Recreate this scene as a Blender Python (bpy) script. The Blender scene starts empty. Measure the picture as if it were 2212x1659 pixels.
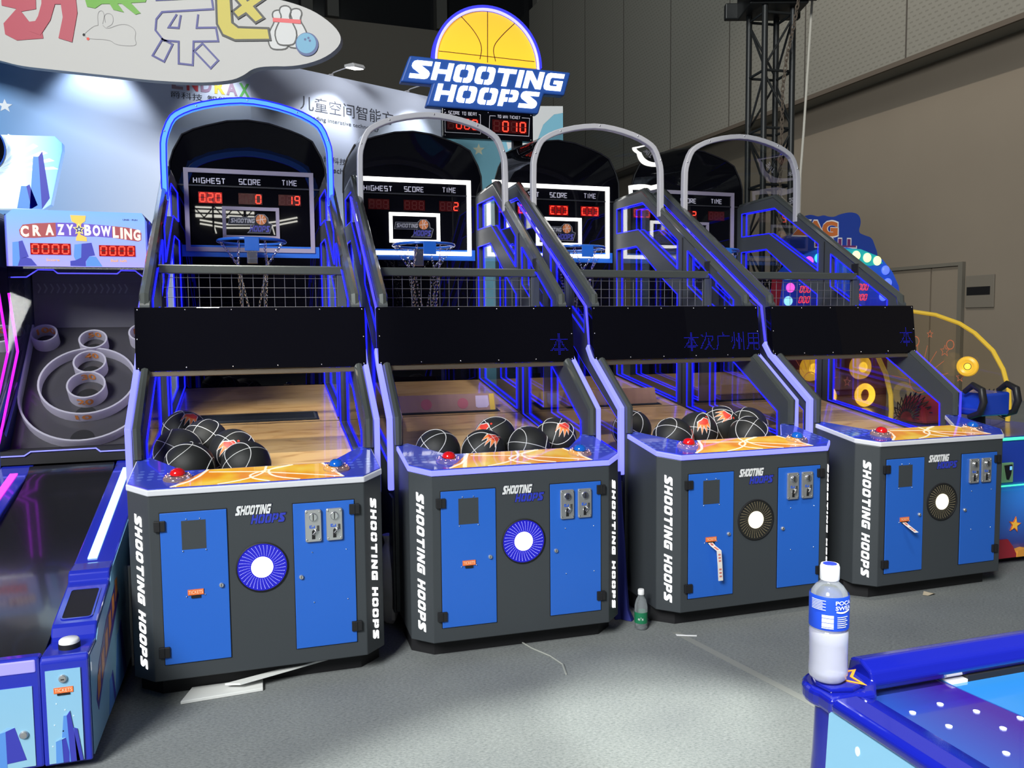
import bpy, bmesh, math, random
from mathutils import Vector, Matrix
random.seed(7)
SC = bpy.context.scene
COL = SC.collection
YAW = 0.3045                       # every machine in the row is turned by this angle

# ------------------------------------------------------------------ camera
F_PX = 1758.09
cam_d = bpy.data.cameras.new('camera')
cam = bpy.data.objects.new('camera', cam_d)
COL.objects.link(cam)
cam_d.sensor_fit = 'HORIZONTAL'
cam_d.sensor_width = 36.0
cam_d.lens = 36.0 * F_PX / 2212.0
cam_d.clip_start = 0.05
cam_d.clip_end = 200
PITCH, ROLL = -0.072816, -0.009463
fw = Vector((0, math.cos(PITCH), math.sin(PITCH)))
r0 = Vector((1, 0, 0))
u0 = r0.cross(fw)
rr = math.cos(ROLL) * r0 + math.sin(ROLL) * u0
uu = -math.sin(ROLL) * r0 + math.cos(ROLL) * u0
mw = Matrix((rr, uu, -fw)).transposed().to_4x4()
mw.translation = Vector((0, 0, 1.4873))
cam.matrix_world = mw
SC.camera = cam

# ------------------------------------------------------------------ world, exposure, hall lamps and added fill lights
SC.view_settings.view_transform = 'Standard'
SC.view_settings.look = 'None'
SC.view_settings.gamma = 1.0
SC.view_settings.use_curve_mapping = False
SC.view_settings.exposure = 0.0
SC.cycles.transparent_max_bounces = 32
SC.cycles.use_denoising = True
world = bpy.data.worlds.new('hall_air')
SC.world = world
world.use_nodes = True
wb = world.node_tree.nodes['Background']
wb.inputs[0].default_value = (0.80, 0.88, 1.0, 1)
wb.inputs[1].default_value = 0.07


def lamp(name, kind, loc, target, power, color=(1, 1, 1), size=1.0, size_y=None, spot=None, blend=0.3):
    d = bpy.data.lights.new(name, kind)
    d.energy = power
    d.color = color
    if kind == 'AREA':
        d.size = size
        if size_y:
            d.shape = 'RECTANGLE'
            d.size_y = size_y
    else:
        d.shadow_soft_size = size
    if spot:
        d.spot_size = math.radians(spot)
        d.spot_blend = blend
    o = bpy.data.objects.new(name, d)
    COL.objects.link(o)
    o.location = loc
    o.rotation_euler = (Vector(target) - Vector(loc)).to_track_quat('-Z', 'Y').to_euler()
    return o


lamp('hall_lamp_overhead', 'AREA', (-4.6, -6.5, 8.0), (0.3, 3.8, 0.8), 2550, (0.98, 1.0, 0.97), 4.0)
lamp('hall_lamp_front', 'SPOT', (1.3, -1.0, 7.5), (0.75, 1.2, 0.0), 4600, (0.96, 1.0, 0.90), 0.12, spot=27, blend=0.10)
lamp('hall_lamp_left', 'SPOT', (-0.8, -1.0, 7.5), (-0.7, 1.5, 0.0), 380, (0.96, 1.0, 0.92), 0.3, spot=26, blend=0.6)
lamp('floor_lobe_spot', 'SPOT', (0.7, -1.2, 7.5), (0.55, 3.02, 0.0), 2300, (0.96, 1.0, 0.90), 0.10, spot=6.0, blend=0.3)  # added narrow spot, shapes the bright lobe on the carpet
lamp('hall_lamp_wall', 'SPOT', (2.6, 12.0, 13.0), (9.0, 18.5, 2.4), 1650, (1.0, 0.92, 0.80), 0.10, spot=84, blend=0.6)
lamp('far_fill_light', 'AREA', (-1.0, 14.0, 17.0), (4.0, 33.0, 7.0), 520, (0.92, 1.0, 0.97), 8.0)  # added fill that lifts the far walls, not a fixture of the hall
lamp('lane_fill_spot', 'SPOT', (-0.9, 1.2, 6.5), (-1.33, 4.55, 0.9), 1500, (1.0, 0.95, 0.84), 0.12, spot=13.5, blend=0.4)  # added spot, brightens only the first lane's boards
lamp('lane_fill_spot_right', 'SPOT', (1.6, 1.6, 7.0), (1.15, 5.6, 0.9), 900, (1.0, 0.93, 0.80), 0.12, spot=32, blend=0.5)  # added spot, brightens the lanes of the other machines

# ------------------------------------------------------------------ materials
MATS = {}


def mat(name, col=(0.5, 0.5, 0.5), rough=0.5, metal=0.0, emit=None, strength=0.0, coat=0.0, noise=0.0, nscale=40.0,
        bump=0.0, spec=0.5, trans=0.0, ior=1.45):
    if name in MATS:
        return MATS[name]
    m = bpy.data.materials.new(name)
    m.use_nodes = True
    nt = m.node_tree
    b = nt.nodes['Principled BSDF']
    b.inputs['Base Color'].default_value = (*col, 1)
    b.inputs['Roughness'].default_value = rough
    b.inputs['Metallic'].default_value = metal
    b.inputs['Coat Weight'].default_value = coat
    b.inputs['Coat Roughness'].default_value = 0.06
    b.inputs['Specular IOR Level'].default_value = spec
    b.inputs['Transmission Weight'].default_value = trans
    b.inputs['IOR'].default_value = ior
    if emit:
        b.inputs['Emission Color'].default_value = (*emit, 1)
        b.inputs['Emission Strength'].default_value = strength
    if noise or bump:
        tc = nt.nodes.new('ShaderNodeTexCoord')
        n = nt.nodes.new('ShaderNodeTexNoise')
        n.inputs['Scale'].default_value = nscale
        n.inputs['Detail'].default_value = 4
        nt.links.new(tc.outputs['Object'], n.inputs['Vector'])
        if noise:
            mx = nt.nodes.new('ShaderNodeMix')
            mx.data_type = 'RGBA'
            mx.inputs['A'].default_value = (*[c * (1 - noise) for c in col], 1)
            mx.inputs['B'].default_value = (*[min(1, c * (1 + noise)) for c in col], 1)
            nt.links.new(n.outputs['Fac'], mx.inputs['Factor'])
            nt.links.new(mx.outputs['Result'], b.inputs['Base Color'])
        if bump:
            bp = nt.nodes.new('ShaderNodeBump')
            bp.inputs['Strength'].default_value = bump
            bp.inputs['Distance'].default_value = 0.002
            nt.links.new(n.outputs['Fac'], bp.inputs['Height'])
            nt.links.new(bp.outputs['Normal'], b.inputs['Normal'])
    MATS[name] = m
    return m


def glass(name, tint=(1, 1, 1), clear=0.95, gloss=0.5, rough=0.02):
    """thin clear sheet: see-through with a fresnel sheen"""
    if name in MATS:
        return MATS[name]
    m = bpy.data.materials.new(name)
    m.use_nodes = True
    nt = m.node_tree
    nt.nodes.clear()
    out = nt.nodes.new('ShaderNodeOutputMaterial')
    tr = nt.nodes.new('ShaderNodeBsdfTransparent')
    tr.inputs[0].default_value = (*[c * clear for c in tint], 1)
    gl = nt.nodes.new('ShaderNodeBsdfGlossy')
    gl.inputs['Roughness'].default_value = rough
    lw = nt.nodes.new('ShaderNodeLayerWeight')
    lw.inputs[0].default_value = 0.25
    mul = nt.nodes.new('ShaderNodeMath')
    mul.operation = 'MULTIPLY'
    mul.inputs[1].default_value = gloss
    mix = nt.nodes.new('ShaderNodeMixShader')
    nt.links.new(lw.outputs['Fresnel'], mul.inputs[0])
    nt.links.new(mul.outputs[0], mix.inputs[0])
    nt.links.new(tr.outputs[0], mix.inputs[1])
    nt.links.new(gl.outputs[0], mix.inputs[2])
    nt.links.new(mix.outputs[0], out.inputs[0])
    MATS[name] = m
    return m


def glow(name, col, strength):
    return mat(name, tuple(min(1, c) * 0.5 for c in col), 0.4, emit=col, strength=strength)


def node_mat(name):
    m = bpy.data.materials.new(name)
    m.use_nodes = True
    MATS[name] = m
    return m, m.node_tree, m.node_tree.nodes['Principled BSDF']


def ramp(nt, src, stops):
    r = nt.nodes.new('ShaderNodeValToRGB')
    while len(r.color_ramp.elements) < len(stops):
        r.color_ramp.elements.new(0.5)
    for e, (p, c) in zip(r.color_ramp.elements, stops):
        e.position = p
        e.color = (*c, 1)
    nt.links.new(src, r.inputs[0])
    return r.outputs[0]


def make_carpet():
    m, nt, b = node_mat('grey_carpet')
    tc = nt.nodes.new('ShaderNodeTexCoord')
    n1 = nt.nodes.new('ShaderNodeTexNoise')
    n1.inputs['Scale'].default_value = 130
    n1.inputs['Detail'].default_value = 5
    n1.inputs['Roughness'].default_value = 0.75
    mp = nt.nodes.new('ShaderNodeMapping')
    mp.inputs['Rotation'].default_value = (0, 0, 0.3)
    mp.inputs['Scale'].default_value = (0.55, 1.2, 1)
    nt.links.new(tc.outputs['Object'], mp.inputs[0])
    nt.links.new(mp.outputs[0], n1.inputs['Vector'])
    n2 = nt.nodes.new('ShaderNodeTexNoise')
    n2.inputs['Scale'].default_value = 2.2
    n2.inputs['Detail'].default_value = 6
    nt.links.new(tc.outputs['Object'], n2.inputs['Vector'])
    c1 = ramp(nt, n1.outputs['Fac'], [(0.28, (0.10, 0.108, 0.112)), (0.47, (0.20, 0.214, 0.215)), (0.70, (0.285, 0.302, 0.298))])
    mx = nt.nodes.new('ShaderNodeMix')
    mx.data_type = 'RGBA'
    mx.blend_type = 'MULTIPLY'
    mx.inputs['Factor'].default_value = 0.55
    c2 = ramp(nt, n2.outputs['Fac'], [(0.3, (0.7, 0.7, 0.75)), (0.7, (1, 1, 1))])
    nt.links.new(c1, mx.inputs['A'])
    nt.links.new(c2, mx.inputs['B'])
    nt.links.new(mx.outputs['Result'], b.inputs['Base Color'])
    b.inputs['Roughness'].default_value = 0.95
    b.inputs['Specular IOR Level'].default_value = 0.15
    bp = nt.nodes.new('ShaderNodeBump')
    bp.inputs['Strength'].default_value = 0.25
    bp.inputs['Distance'].default_value = 0.003
    nt.links.new(n1.outputs['Fac'], bp.inputs['Height'])
    nt.links.new(bp.outputs['Normal'], b.inputs['Normal'])
    return m


def make_wood():
    m, nt, b = node_mat('maple_boards')
    tc = nt.nodes.new('ShaderNodeTexCoord')
    mp = nt.nodes.new('ShaderNodeMapping')
    mp.inputs['Rotation'].default_value = (0, 0, 0.0)
    nt.links.new(tc.outputs['Object'], mp.inputs[0])
    br = nt.nodes.new('ShaderNodeTexBrick')
    br.inputs['Scale'].default_value = 1.0
    br.inputs['Brick Width'].default_value = 0.9
    br.inputs['Row Height'].default_value = 0.16
    br.inputs['Mortar Size'].default_value = 0.0012
    br.inputs['Color1'].default_value = (0.60, 0.385, 0.165, 1)
    br.inputs['Color2'].default_value = (0.67, 0.455, 0.215, 1)
    br.inputs['Mortar'].default_value = (0.52, 0.33, 0.15, 1)
    nt.links.new(mp.outputs[0], br.inputs['Vector'])
    m2 = nt.nodes.new('ShaderNodeMapping')
    m2.inputs['Scale'].default_value = (1.7, 7, 4)
    nt.links.new(tc.outputs['Object'], m2.inputs[0])
    n = nt.nodes.new('ShaderNodeTexNoise')
    n.inputs['Scale'].default_value = 2.2
    n.inputs['Detail'].default_value = 6
    n.inputs['Distortion'].default_value = 1.4
    nt.links.new(m2.outputs[0], n.inputs['Vector'])
    c = ramp(nt, n.outputs['Fac'], [(0.3, (0.66, 0.54, 0.43)), (0.5, (1, 0.96, 0.9)), (0.75, (1, 1, 0.92))])
    mx = nt.nodes.new('ShaderNodeMix')
    mx.data_type = 'RGBA'
    mx.blend_type = 'MULTIPLY'
    mx.inputs['Factor'].default_value = 0.85
    nt.links.new(br.outputs['Color'], mx.inputs['A'])
    nt.links.new(c, mx.inputs['B'])
    nt.links.new(mx.outputs['Result'], b.inputs['Base Color'])
    b.inputs['Roughness'].default_value = 0.28
    b.inputs['Coat Weight'].default_value = 0.25
    return m


def make_dots(name, base, dot, scale, thr, rough=0.2):
    m, nt, b = node_mat(name)
    tc = nt.nodes.new('ShaderNodeTexCoord')
    v = nt.nodes.new('ShaderNodeTexVoronoi')
    v.inputs['Scale'].default_value = scale
    v.inputs['Randomness'].default_value = 0.0
    nt.links.new(tc.outputs['Object'], v.inputs['Vector'])
    c = ramp(nt, v.outputs['Distance'], [(thr - 0.03, dot), (thr, base)])
    nt.links.new(c, b.inputs['Base Color'])
    b.inputs['Roughness'].default_value = rough
    b.inputs['Coat Weight'].default_value = 0.6
    return m


def make_gradient(name, axis, lo, hi, c0, c1, rough=0.3, emit=0.0, coat=0.3):
    """printed two-colour artwork blend along an object axis (0,1,2)"""
    m, nt, b = node_mat(name)
    tc = nt.nodes.new('ShaderNodeTexCoord')
    sp = nt.nodes.new('ShaderNodeSeparateXYZ')
    nt.links.new(tc.outputs['Object'], sp.inputs[0])
    mr = nt.nodes.new('ShaderNodeMapRange')
    mr.inputs['From Min'].default_value = lo
    mr.inputs['From Max'].default_value = hi
    nt.links.new(sp.outputs[axis], mr.inputs['Value'])
    c = ramp(nt, mr.outputs[0], [(0, c0), (1, c1)])
    nt.links.new(c, b.inputs['Base Color'])
    if emit:
        nt.links.new(c, b.inputs['Emission Color'])
        b.inputs['Emission Strength'].default_value = emit
    b.inputs['Roughness'].default_value = rough
    b.inputs['Coat Weight'].default_value = coat
    return m


def make_pegboard():
    m, nt, b = node_mat('perforated_wall_panels')
    tc = nt.nodes.new('ShaderNodeTexCoord')
    mp = nt.nodes.new('ShaderNodeMapping')
    nt.links.new(tc.outputs['Object'], mp.inputs[0])
    br = nt.nodes.new('ShaderNodeTexBrick')
    br.offset = 0.5
    br.inputs['Brick Width'].default_value = 0.15
    br.inputs['Row Height'].default_value = 0.10
    br.inputs['Scale'].default_value = 1
    br.inputs['Mortar Size'].default_value = 0.036
    br.inputs['Mortar Smooth'].default_value = 0.1
    br.inputs['Color1'].default_value = (0.20, 0.19, 0.165, 1)
    br.inputs['Color2'].default_value = (0.215, 0.205, 0.18, 1)
    br.inputs['Mortar'].default_value = (0.265, 0.255, 0.225, 1)
    cx = nt.nodes.new('ShaderNodeSeparateXYZ')
    cb = nt.nodes.new('ShaderNodeCombineXYZ')
    nt.links.new(mp.outputs[0], cx.inputs[0])
    nt.links.new(cx.outputs[0], cb.inputs[0])
    nt.links.new(cx.outputs[2], cb.inputs[1])
    nt.links.new(cb.outputs[0], br.inputs['Vector'])
    nt.links.new(br.outputs['Color'], b.inputs['Base Color'])
    b.inputs['Roughness'].default_value = 0.85
    return m


CARPET = make_carpet()
WOOD = make_wood()
PEG = make_pegboard()
GREY = mat('charcoal_powder_coat', (0.046, 0.053, 0.060), 0.42, bump=0.15, nscale=500, spec=0.4)
GREY_GLOSS = mat('charcoal_gloss_rail', (0.075, 0.085, 0.085), 0.22, metal=0.35, coat=0.4)
BLACK = mat('matt_black', (0.008, 0.008, 0.01), 0.6)
GLOSS_BLACK = mat('black_acrylic', (0.003, 0.003, 0.005), 0.012, spec=0.35)
BLUE_DOOR = mat('blue_powder_coat', (0.020, 0.125, 0.56), 0.38, bump=0.1, nscale=500)
HINGE = mat('black_hinge', (0.012, 0.012, 0.014), 0.5)
STEEL = mat('bright_steel', (0.75, 0.75, 0.76), 0.22, metal=1.0)
CHROME = mat('chrome', (0.9, 0.9, 0.92), 0.08, metal=1.0)
DIECAST = mat('silver_diecast', (0.56, 0.57, 0.58), 0.3, metal=0.75)
WHITE = mat('white_plastic', (0.80, 0.80, 0.82), 0.35)
ORANGE_LABEL = mat('orange_label', (0.82, 0.17, 0.04), 0.4)
CREAM = mat('cream_print', (0.9, 0.72, 0.5), 0.5)
ARCH_GREY = mat('grey_arch_tube', (0.36, 0.36, 0.40), 0.35)
TRIM_WHITE = mat('white_translucent_trim', (0.55, 0.56, 0.60), 0.4, emit=(0.8, 0.85, 1), strength=0.12)
TRIM_VIOLET = glow('violet_lit_trim', (0.20, 0.21, 1.0), 1.5)
LED_BLUE = glow('blue_edge_light', (0.006, 0.008, 1.0), 2.6)
LED_STRIP = glow('lavender_light_strip', (0.19, 0.20, 1.0), 1.5)
LED_STRIP_BLUE = glow('violet_light_strip', (0.06, 0.05, 1.0), 1.35)
LED_WHITE = glow('white_light_tube', (1.0, 0.98, 0.93), 3.2)
LETTER_WHITE = glow('white_lit_letters', (1.0, 1.0, 1.0), 2.6)
ARCH_LIT = glow('ice_blue_light_tube', (0.045, 0.20, 1.0), 1.9)
FRAME_OFF = mat('unlit_frame_tube', (0.33, 0.29, 0.37), 0.4)
PRINT_GREY = mat('pale_grey_print', (0.52, 0.50, 0.58), 0.5, emit=(0.5, 0.48, 0.58), strength=0.12)
DIGIT_ON = glow('lit_red_segment', (1.0, 0.040, 0.020), 2.3)
DIGIT_OFF = mat('unlit_red_segment', (0.055, 0.006, 0.006), 0.4, emit=(0.2, 0.012, 0.01), strength=0.06)
DIGIT_BED = mat('dark_red_lens', (0.035, 0.003, 0.004), 0.2, emit=(0.2, 0.0, 0.0), strength=0.06)
DIGIT_BED_LIT = mat('lit_red_lens', (0.1, 0.003, 0.004), 0.2, emit=(0.9, 0.010, 0.008), strength=0.30)
HOOP_BLUE = mat('blue_gloss_paint', (0.015, 0.10, 0.45), 0.25, coat=0.5)
BAR_BLUE = mat('blue_bar', (0.02, 0.13, 0.55), 0.4)
WIRE = mat('grey_wire', (0.16, 0.16, 0.18), 0.4, metal=0.3)
PANE = glass('clear_acrylic', (0.985, 0.99, 1.0), 0.97, 0.35)
HOOD_GLASS = glass('clear_hood_acrylic', (0.95, 0.985, 0.97), 0.93, 0.45)
RUBBER = mat('black_ball_rubber', (0.016, 0.017, 0.018), 0.5, bump=0.35, nscale=900, spec=0.4)
SEAM = mat('white_ball_seam', (0.72, 0.72, 0.74), 0.5)
FLAME_RED = mat('flame_red', (0.65, 0.05, 0.03), 0.45)
FLAME_ORANGE = mat('flame_orange', (0.85, 0.23, 0.06), 0.45)
PALE_LINE = mat('pale_outline', (0.75, 0.72, 0.70), 0.5)
ORANGE_ART, _an, _ab = node_mat('orange_court_art')
_atc = _an.nodes.new('ShaderNodeTexCoord')
_ano = _an.nodes.new('ShaderNodeTexNoise')
_ano.inputs['Scale'].default_value = 5.5
_an.links.new(_atc.outputs['Object'], _ano.inputs['Vector'])
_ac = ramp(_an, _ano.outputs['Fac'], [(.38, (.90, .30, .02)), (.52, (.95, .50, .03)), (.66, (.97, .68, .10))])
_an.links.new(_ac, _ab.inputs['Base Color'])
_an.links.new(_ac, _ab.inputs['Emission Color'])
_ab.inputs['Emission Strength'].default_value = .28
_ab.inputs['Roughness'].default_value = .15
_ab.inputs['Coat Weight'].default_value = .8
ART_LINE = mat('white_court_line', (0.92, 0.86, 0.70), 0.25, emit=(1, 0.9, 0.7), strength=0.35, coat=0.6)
DOT_BLUE = make_dots('blue_dotted_art', (0.035, 0.06, 0.52), (0.10, 0.16, 0.66), 26, 0.34)
RED_DOME = mat('red_button_dome', (0.55, 0.008, 0.012), 0.08, coat=1.0, emit=(0.6, 0.0, 0.0), strength=0.15)
BLUE_DOME = mat('blue_button_dome', (0.006, 0.10, 0.50), 0.08, coat=1.0, emit=(0, 0.1, 0.6), strength=0.12)
BUTTON_RING = mat('clear_button_ring', (1.0, 0.93, 0.93), 0.06, emit=(1.0, 0.22, 0.2), strength=0.02, trans=0.92)
BUTTON_LED = glow('warm_button_led', (1.0, 0.45, 0.35), 3.5)
LOGO_BLUE = mat('logo_blue', (0.03, 0.045, 0.46), 0.4)
LOGO_WHITE = mat('logo_white', (0.75, 0.76, 0.78), 0.4)
LOGO_LINE = mat('logo_dark_outline', (0.012, 0.014, 0.03), 0.5)


# ------------------------------------------------------------------ mesh helpers
class MB:
    def __init__(self):
        self.v = []
        self.f = []

    def add(self, verts, faces):
        o = len(self.v)
        self.v += [tuple(p) for p in verts]
        self.f += [tuple(i + o for i in f) for f in faces]
        return self

    def box(self, x0, x1, y0, y1, z0, z1):
        v = [(x, y, z) for z in (z0, z1) for y in (y0, y1) for x in (x0, x1)]
        return self.add(v, [(0, 2, 3, 1), (4, 5, 7, 6), (0, 1, 5, 4), (2, 6, 7, 3), (0, 4, 6, 2), (1, 3, 7, 5)])

    def prism(self, pts, axis, a0, a1):
        """closed outline pushed along an axis: x -> (y,z), y -> (x,z), z -> (x,y); a0/a1 numbers or functions of the point"""
        f0 = a0 if callable(a0) else (lambda p: a0)
        f1 = a1 if callable(a1) else (lambda p: a1)

        def P(p, a):
            return {'x': (a, p[0], p[1]), 'y': (p[0], a, p[1]), 'z': (p[0], p[1], a)}[axis]
        n = len(pts)
        v = [P(p, f0(p)) for p in pts] + [P(p, f1(p)) for p in pts]
        return self.add(v, [tuple(range(n))[::-1], tuple(range(n, 2 * n))] + [(i, (i + 1) % n, n + (i + 1) % n, n + i) for i in range(n)])

    def flat(self, fr, pts, d0=0.0, d1=0.002):
        """outline on a frame, with thickness along its normal"""
        n = len(pts)
        v = [fr(p[0], p[1], d0) for p in pts] + [fr(p[0], p[1], d1) for p in pts]
        return self.add(v, [tuple(range(n))[::-1], tuple(range(n, 2 * n))] + [(i, (i + 1) % n, n + (i + 1) % n, n + i) for i in range(n)])

    def tube(self, path, r, n=8, closed=False):
        path = [Vector(p) for p in path]
        m = len(path)
        rs = r if isinstance(r, (list, tuple)) else [r] * m
        rings = []
        prev = None
        for i, p in enumerate(path):
            a = path[(i - 1) % m] if (i > 0 or closed) else p
            b = path[(i + 1) % m] if (i < m - 1 or closed) else p
            t1 = (p - a).normalized() if (p - a).length > 1e-9 else None
            t2 = (b - p).normalized() if (b - p).length > 1e-9 else None
            if t1 is None:
                t1 = t2
            if t2 is None:
                t2 = t1
            t = (t1 + t2)
            t = t.normalized() if t.length > 1e-6 else t1
            if prev is None:
                ref = Vector((0, 0, 1)) if abs(t.z) < 0.9 else Vector((1, 0, 0))
                s = t.cross(ref).normalized()
            else:
                s = prev - t * prev.dot(t)
                s = s.normalized() if s.length > 1e-6 else t.cross(Vector((0, 0, 1))).normalized()
            prev = s
            w = t.cross(s)
            k = 1.0 / max(0.5, math.sqrt(max(0.0, (1 + t1.dot(t2)) / 2)))
            rings.append([p + (s * math.cos(2 * math.pi * j / n) + w * math.sin(2 * math.pi * j / n)) * rs[i] * (k if 0 < i < m - 1 or closed else 1) for j in range(n)])
        v = [q for ring in rings for q in ring]
        f = []
        for i in range(m if closed else m - 1):
            i2 = (i + 1) % m
            for j in range(n):
                f.append((i * n + j, i * n + (j + 1) % n, i2 * n + (j + 1) % n, i2 * n + j))
        if not closed:
            f.append(tuple(range(n))[::-1])
            f.append(tuple((m - 1) * n + j for j in range(n)))
        return self.add(v, f)

    def lathe(self, prof, o=(0, 0, 0), ax=(0, 0, 1), n=24, cap=True):
        """prof: list of (radius, height) along the axis"""
        o = Vector(o)
        ax = Vector(ax).normalized()
        s = ax.orthogonal().normalized()
        w = ax.cross(s)
        v = []
        for (r, h) in prof:
            for j in range(n):
                a = 2 * math.pi * j / n
                v.append(o + ax * h + (s * math.cos(a) + w * math.sin(a)) * max(r, 1e-5))
        f = []
        for i in range(len(prof) - 1):
            for j in range(n):
                f.append((i * n + j, i * n + (j + 1) % n, (i + 1) * n + (j + 1) % n, (i + 1) * n + j))
        if cap:
            f.append(tuple(range(n))[::-1])
            f.append(tuple((len(prof) - 1) * n + j for j in range(n)))
        return self.add(v, f)

    def cyl(self, a, b, r, n=16):
        a, b = Vector(a), Vector(b)
        return self.lathe([(r, 0), (r, (b - a).length)], a, b - a, n)

    def torus(self, o, ax, R, r, n=32, m=8):
        o = Vector(o)
        ax = Vector(ax).normalized()
        s = ax.orthogonal().normalized()
        w = ax.cross(s)
        return self.tube([o + (s * math.cos(2 * math.pi * i / n) + w * math.sin(2 * math.pi * i / n)) * R for i in range(n)], r, m, True)

    def sphere(self, o, r, nu=24, nv=14, sx=1, sy=1, sz=1):
        v = [(o[0], o[1], o[2] - r * sz)]
        for i in range(1, nv):
            t = math.pi * i / nv
            for j in range(nu):
                a = 2 * math.pi * j / nu
                v.append((o[0] + r * sx * math.sin(t) * math.cos(a), o[1] + r * sy * math.sin(t) * math.sin(a), o[2] - r * sz * math.cos(t)))
        v.append((o[0], o[1], o[2] + r * sz))
        f = [(0, 1 + (j + 1) % nu, 1 + j) for j in range(nu)]
        for i in range(nv - 2):
            for j in range(nu):
                a = 1 + i * nu
                f.append((a + j, a + (j + 1) % nu, a + nu + (j + 1) % nu, a + nu + j))
        b = 1 + (nv - 2) * nu
        f += [(b + j, b + (j + 1) % nu, len(v) - 1) for j in range(nu)]
        return self.add(v, f)

    def strip(self, fr, path, w, d0=0.0, d1=0.002):
        """a ribbon of width w following a 2D path on a frame (thick polyline)"""
        P = [Vector((p[0], p[1])) for p in path]
        loop = False
        if len(P) > 4 and (P[-1] - P[1]).length < 1e-7 and (P[-2] - P[0]).length < 1e-7:
            P, loop = P[:-2], True
        elif len(P) > 3 and (P[-1] - P[0]).length < 1e-7:
            P, loop = P[:-1], True
        L, R = [], []
        for i, p in enumerate(P):
            a = P[i - 1] if loop else P[max(0, i - 1)]
            b = P[(i + 1) % len(P)] if loop else P[min(len(P) - 1, i + 1)]
            t1 = (p - a).normalized() if i > 0 or loop else (b - p).normalized()
            t2 = (b - p).normalized() if i < len(P) - 1 or loop else t1
            t = t1 + t2
            t = t.normalized() if t.length > 1e-6 else t1
            nn = Vector((-t.y, t.x))
            k = 1 / max(0.45, math.sqrt(max(0, (1 + t1.dot(t2)) / 2)))
            L.append(p + nn * w / 2 * k)
            R.append(p - nn * w / 2 * k)
        n = len(P)
        v = [fr(*q, d0) for q in L] + [fr(*q, d0) for q in R] + [fr(*q, d1) for q in L] + [fr(*q, d1) for q in R]
        f = [] if loop else [(0, n, 3 * n, 2 * n), (n - 1, 2 * n - 1, 4 * n - 1, 3 * n - 1)]
        for i in range(n if loop else n - 1):
            k = (i + 1) % n
            f += [(i, k, n + k, n + i), (2 * n + i, 3 * n + i, 3 * n + k, 2 * n + k),
                  (i, 2 * n + i, 2 * n + k, k), (n + i, n + k, 3 * n + k, 3 * n + i)]
        return self.add(v, f)

    def build(self, name, material, parent=None, smooth=False, bevel=0.0, seg=2):
        me = bpy.data.meshes.new(name)
        me.from_pydata(self.v, [], self.f)
        bm = bmesh.new()
        bm.from_mesh(me)
        bmesh.ops.recalc_face_normals(bm, faces=bm.faces)
        bm.to_mesh(me)
        bm.free()
        if smooth:
            for p in me.polygons:
                p.use_smooth = True
            try:
                me.set_sharp_from_angle(angle=math.radians(42))
            except Exception:
                pass
        me.materials.append(material)
        o = bpy.data.objects.new(name, me)
        COL.objects.link(o)
        if parent:
            o.parent = parent
        if bevel:
            b = o.modifiers.new('soft_edges', 'BEVEL')
            b.width = bevel
            b.segments = seg
            b.limit_method = 'ANGLE'
            b.angle_limit = math.radians(35)
        return o


def frame(o, ux, uy):
    o, ux, uy = Vector(o), Vector(ux), Vector(uy)
    n = ux.cross(uy).normalized()

    def f(a, b, d=0.0):
        return o + ux * a + uy * b + n * d
    return f


def front(y):
    return frame((0, y, 0), (1, 0, 0), (0, 0, 1))


def tag(o, label=None, cat=None, group=None, kind=None):
    if label:
        o['label'] = label
    if cat:
        o['category'] = cat
    if group:
        o['group'] = group
    if kind:
        o['kind'] = kind
    return o


def thing(name, loc, rz, label, cat, group=None):
    o = bpy.data.objects.new(name, None)
    o.empty_display_size = 0.1
    COL.objects.link(o)
    o.location = loc
    o.rotation_euler = (0, 0, rz)
    return tag(o, label, cat, group)


def copy_tree(o, parent=None):
    c = o.copy()
    COL.objects.link(c)
    if parent:
        c.parent = parent
    for ch in list(o.children):
        copy_tree(ch, c)
    return c


def curve_mesh(mb, loops, fr, d0, d1):
    """filled outlines with holes (first loop outer, the rest holes) -> solid sheet between d0 and d1"""
    cu = bpy.data.curves.new('outline', 'CURVE')
    cu.dimensions = '2D'
    cu.fill_mode = 'BOTH'
    cu.extrude = abs(d1 - d0) / 2
    for lp in loops:
        sp = cu.splines.new('POLY')
        sp.points.add(len(lp) - 1)
        for p, q in zip(sp.points, lp):
            p.co = (q[0], q[1], 0, 1)
        sp.use_cyclic_u = True
    ob = bpy.data.objects.new('outline', cu)
    me = bpy.data.meshes.new_from_object(ob)
    mid = (d0 + d1) / 2
    mb.add([fr(v.co.x, v.co.y, v.co.z + mid) for v in me.vertices], [tuple(p.vertices) for p in me.polygons])
    bpy.data.objects.remove(ob)
    bpy.data.curves.remove(cu)
    bpy.data.meshes.remove(me)
    return mb


GLYPHS = {}


def text_data(s, bold=0.0):
    k = (s, bold)
    if k in GLYPHS:
        return GLYPHS[k]
    cu = bpy.data.curves.new('writing', 'FONT')
    cu.body = s
    cu.resolution_u = 3
    cu.offset = bold
    ob = bpy.data.objects.new('writing', cu)
    COL.objects.link(ob)
    bpy.context.view_layer.update()
    dg = bpy.context.evaluated_depsgraph_get()
    me = bpy.data.meshes.new_from_object(ob.evaluated_get(dg))
    v = [(q.co.x, q.co.y) for q in me.vertices]
    f = [tuple(p.vertices) for p in me.polygons]
    bpy.data.objects.remove(ob)
    bpy.data.curves.remove(cu)
    bpy.data.meshes.remove(me)
    xs = [p[0] for p in v]
    ys = [p[1] for p in v]
    b = (min(xs), max(xs), min(ys), max(ys))
    GLYPHS[k] = (v, f, b)
    return GLYPHS[k]


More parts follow.
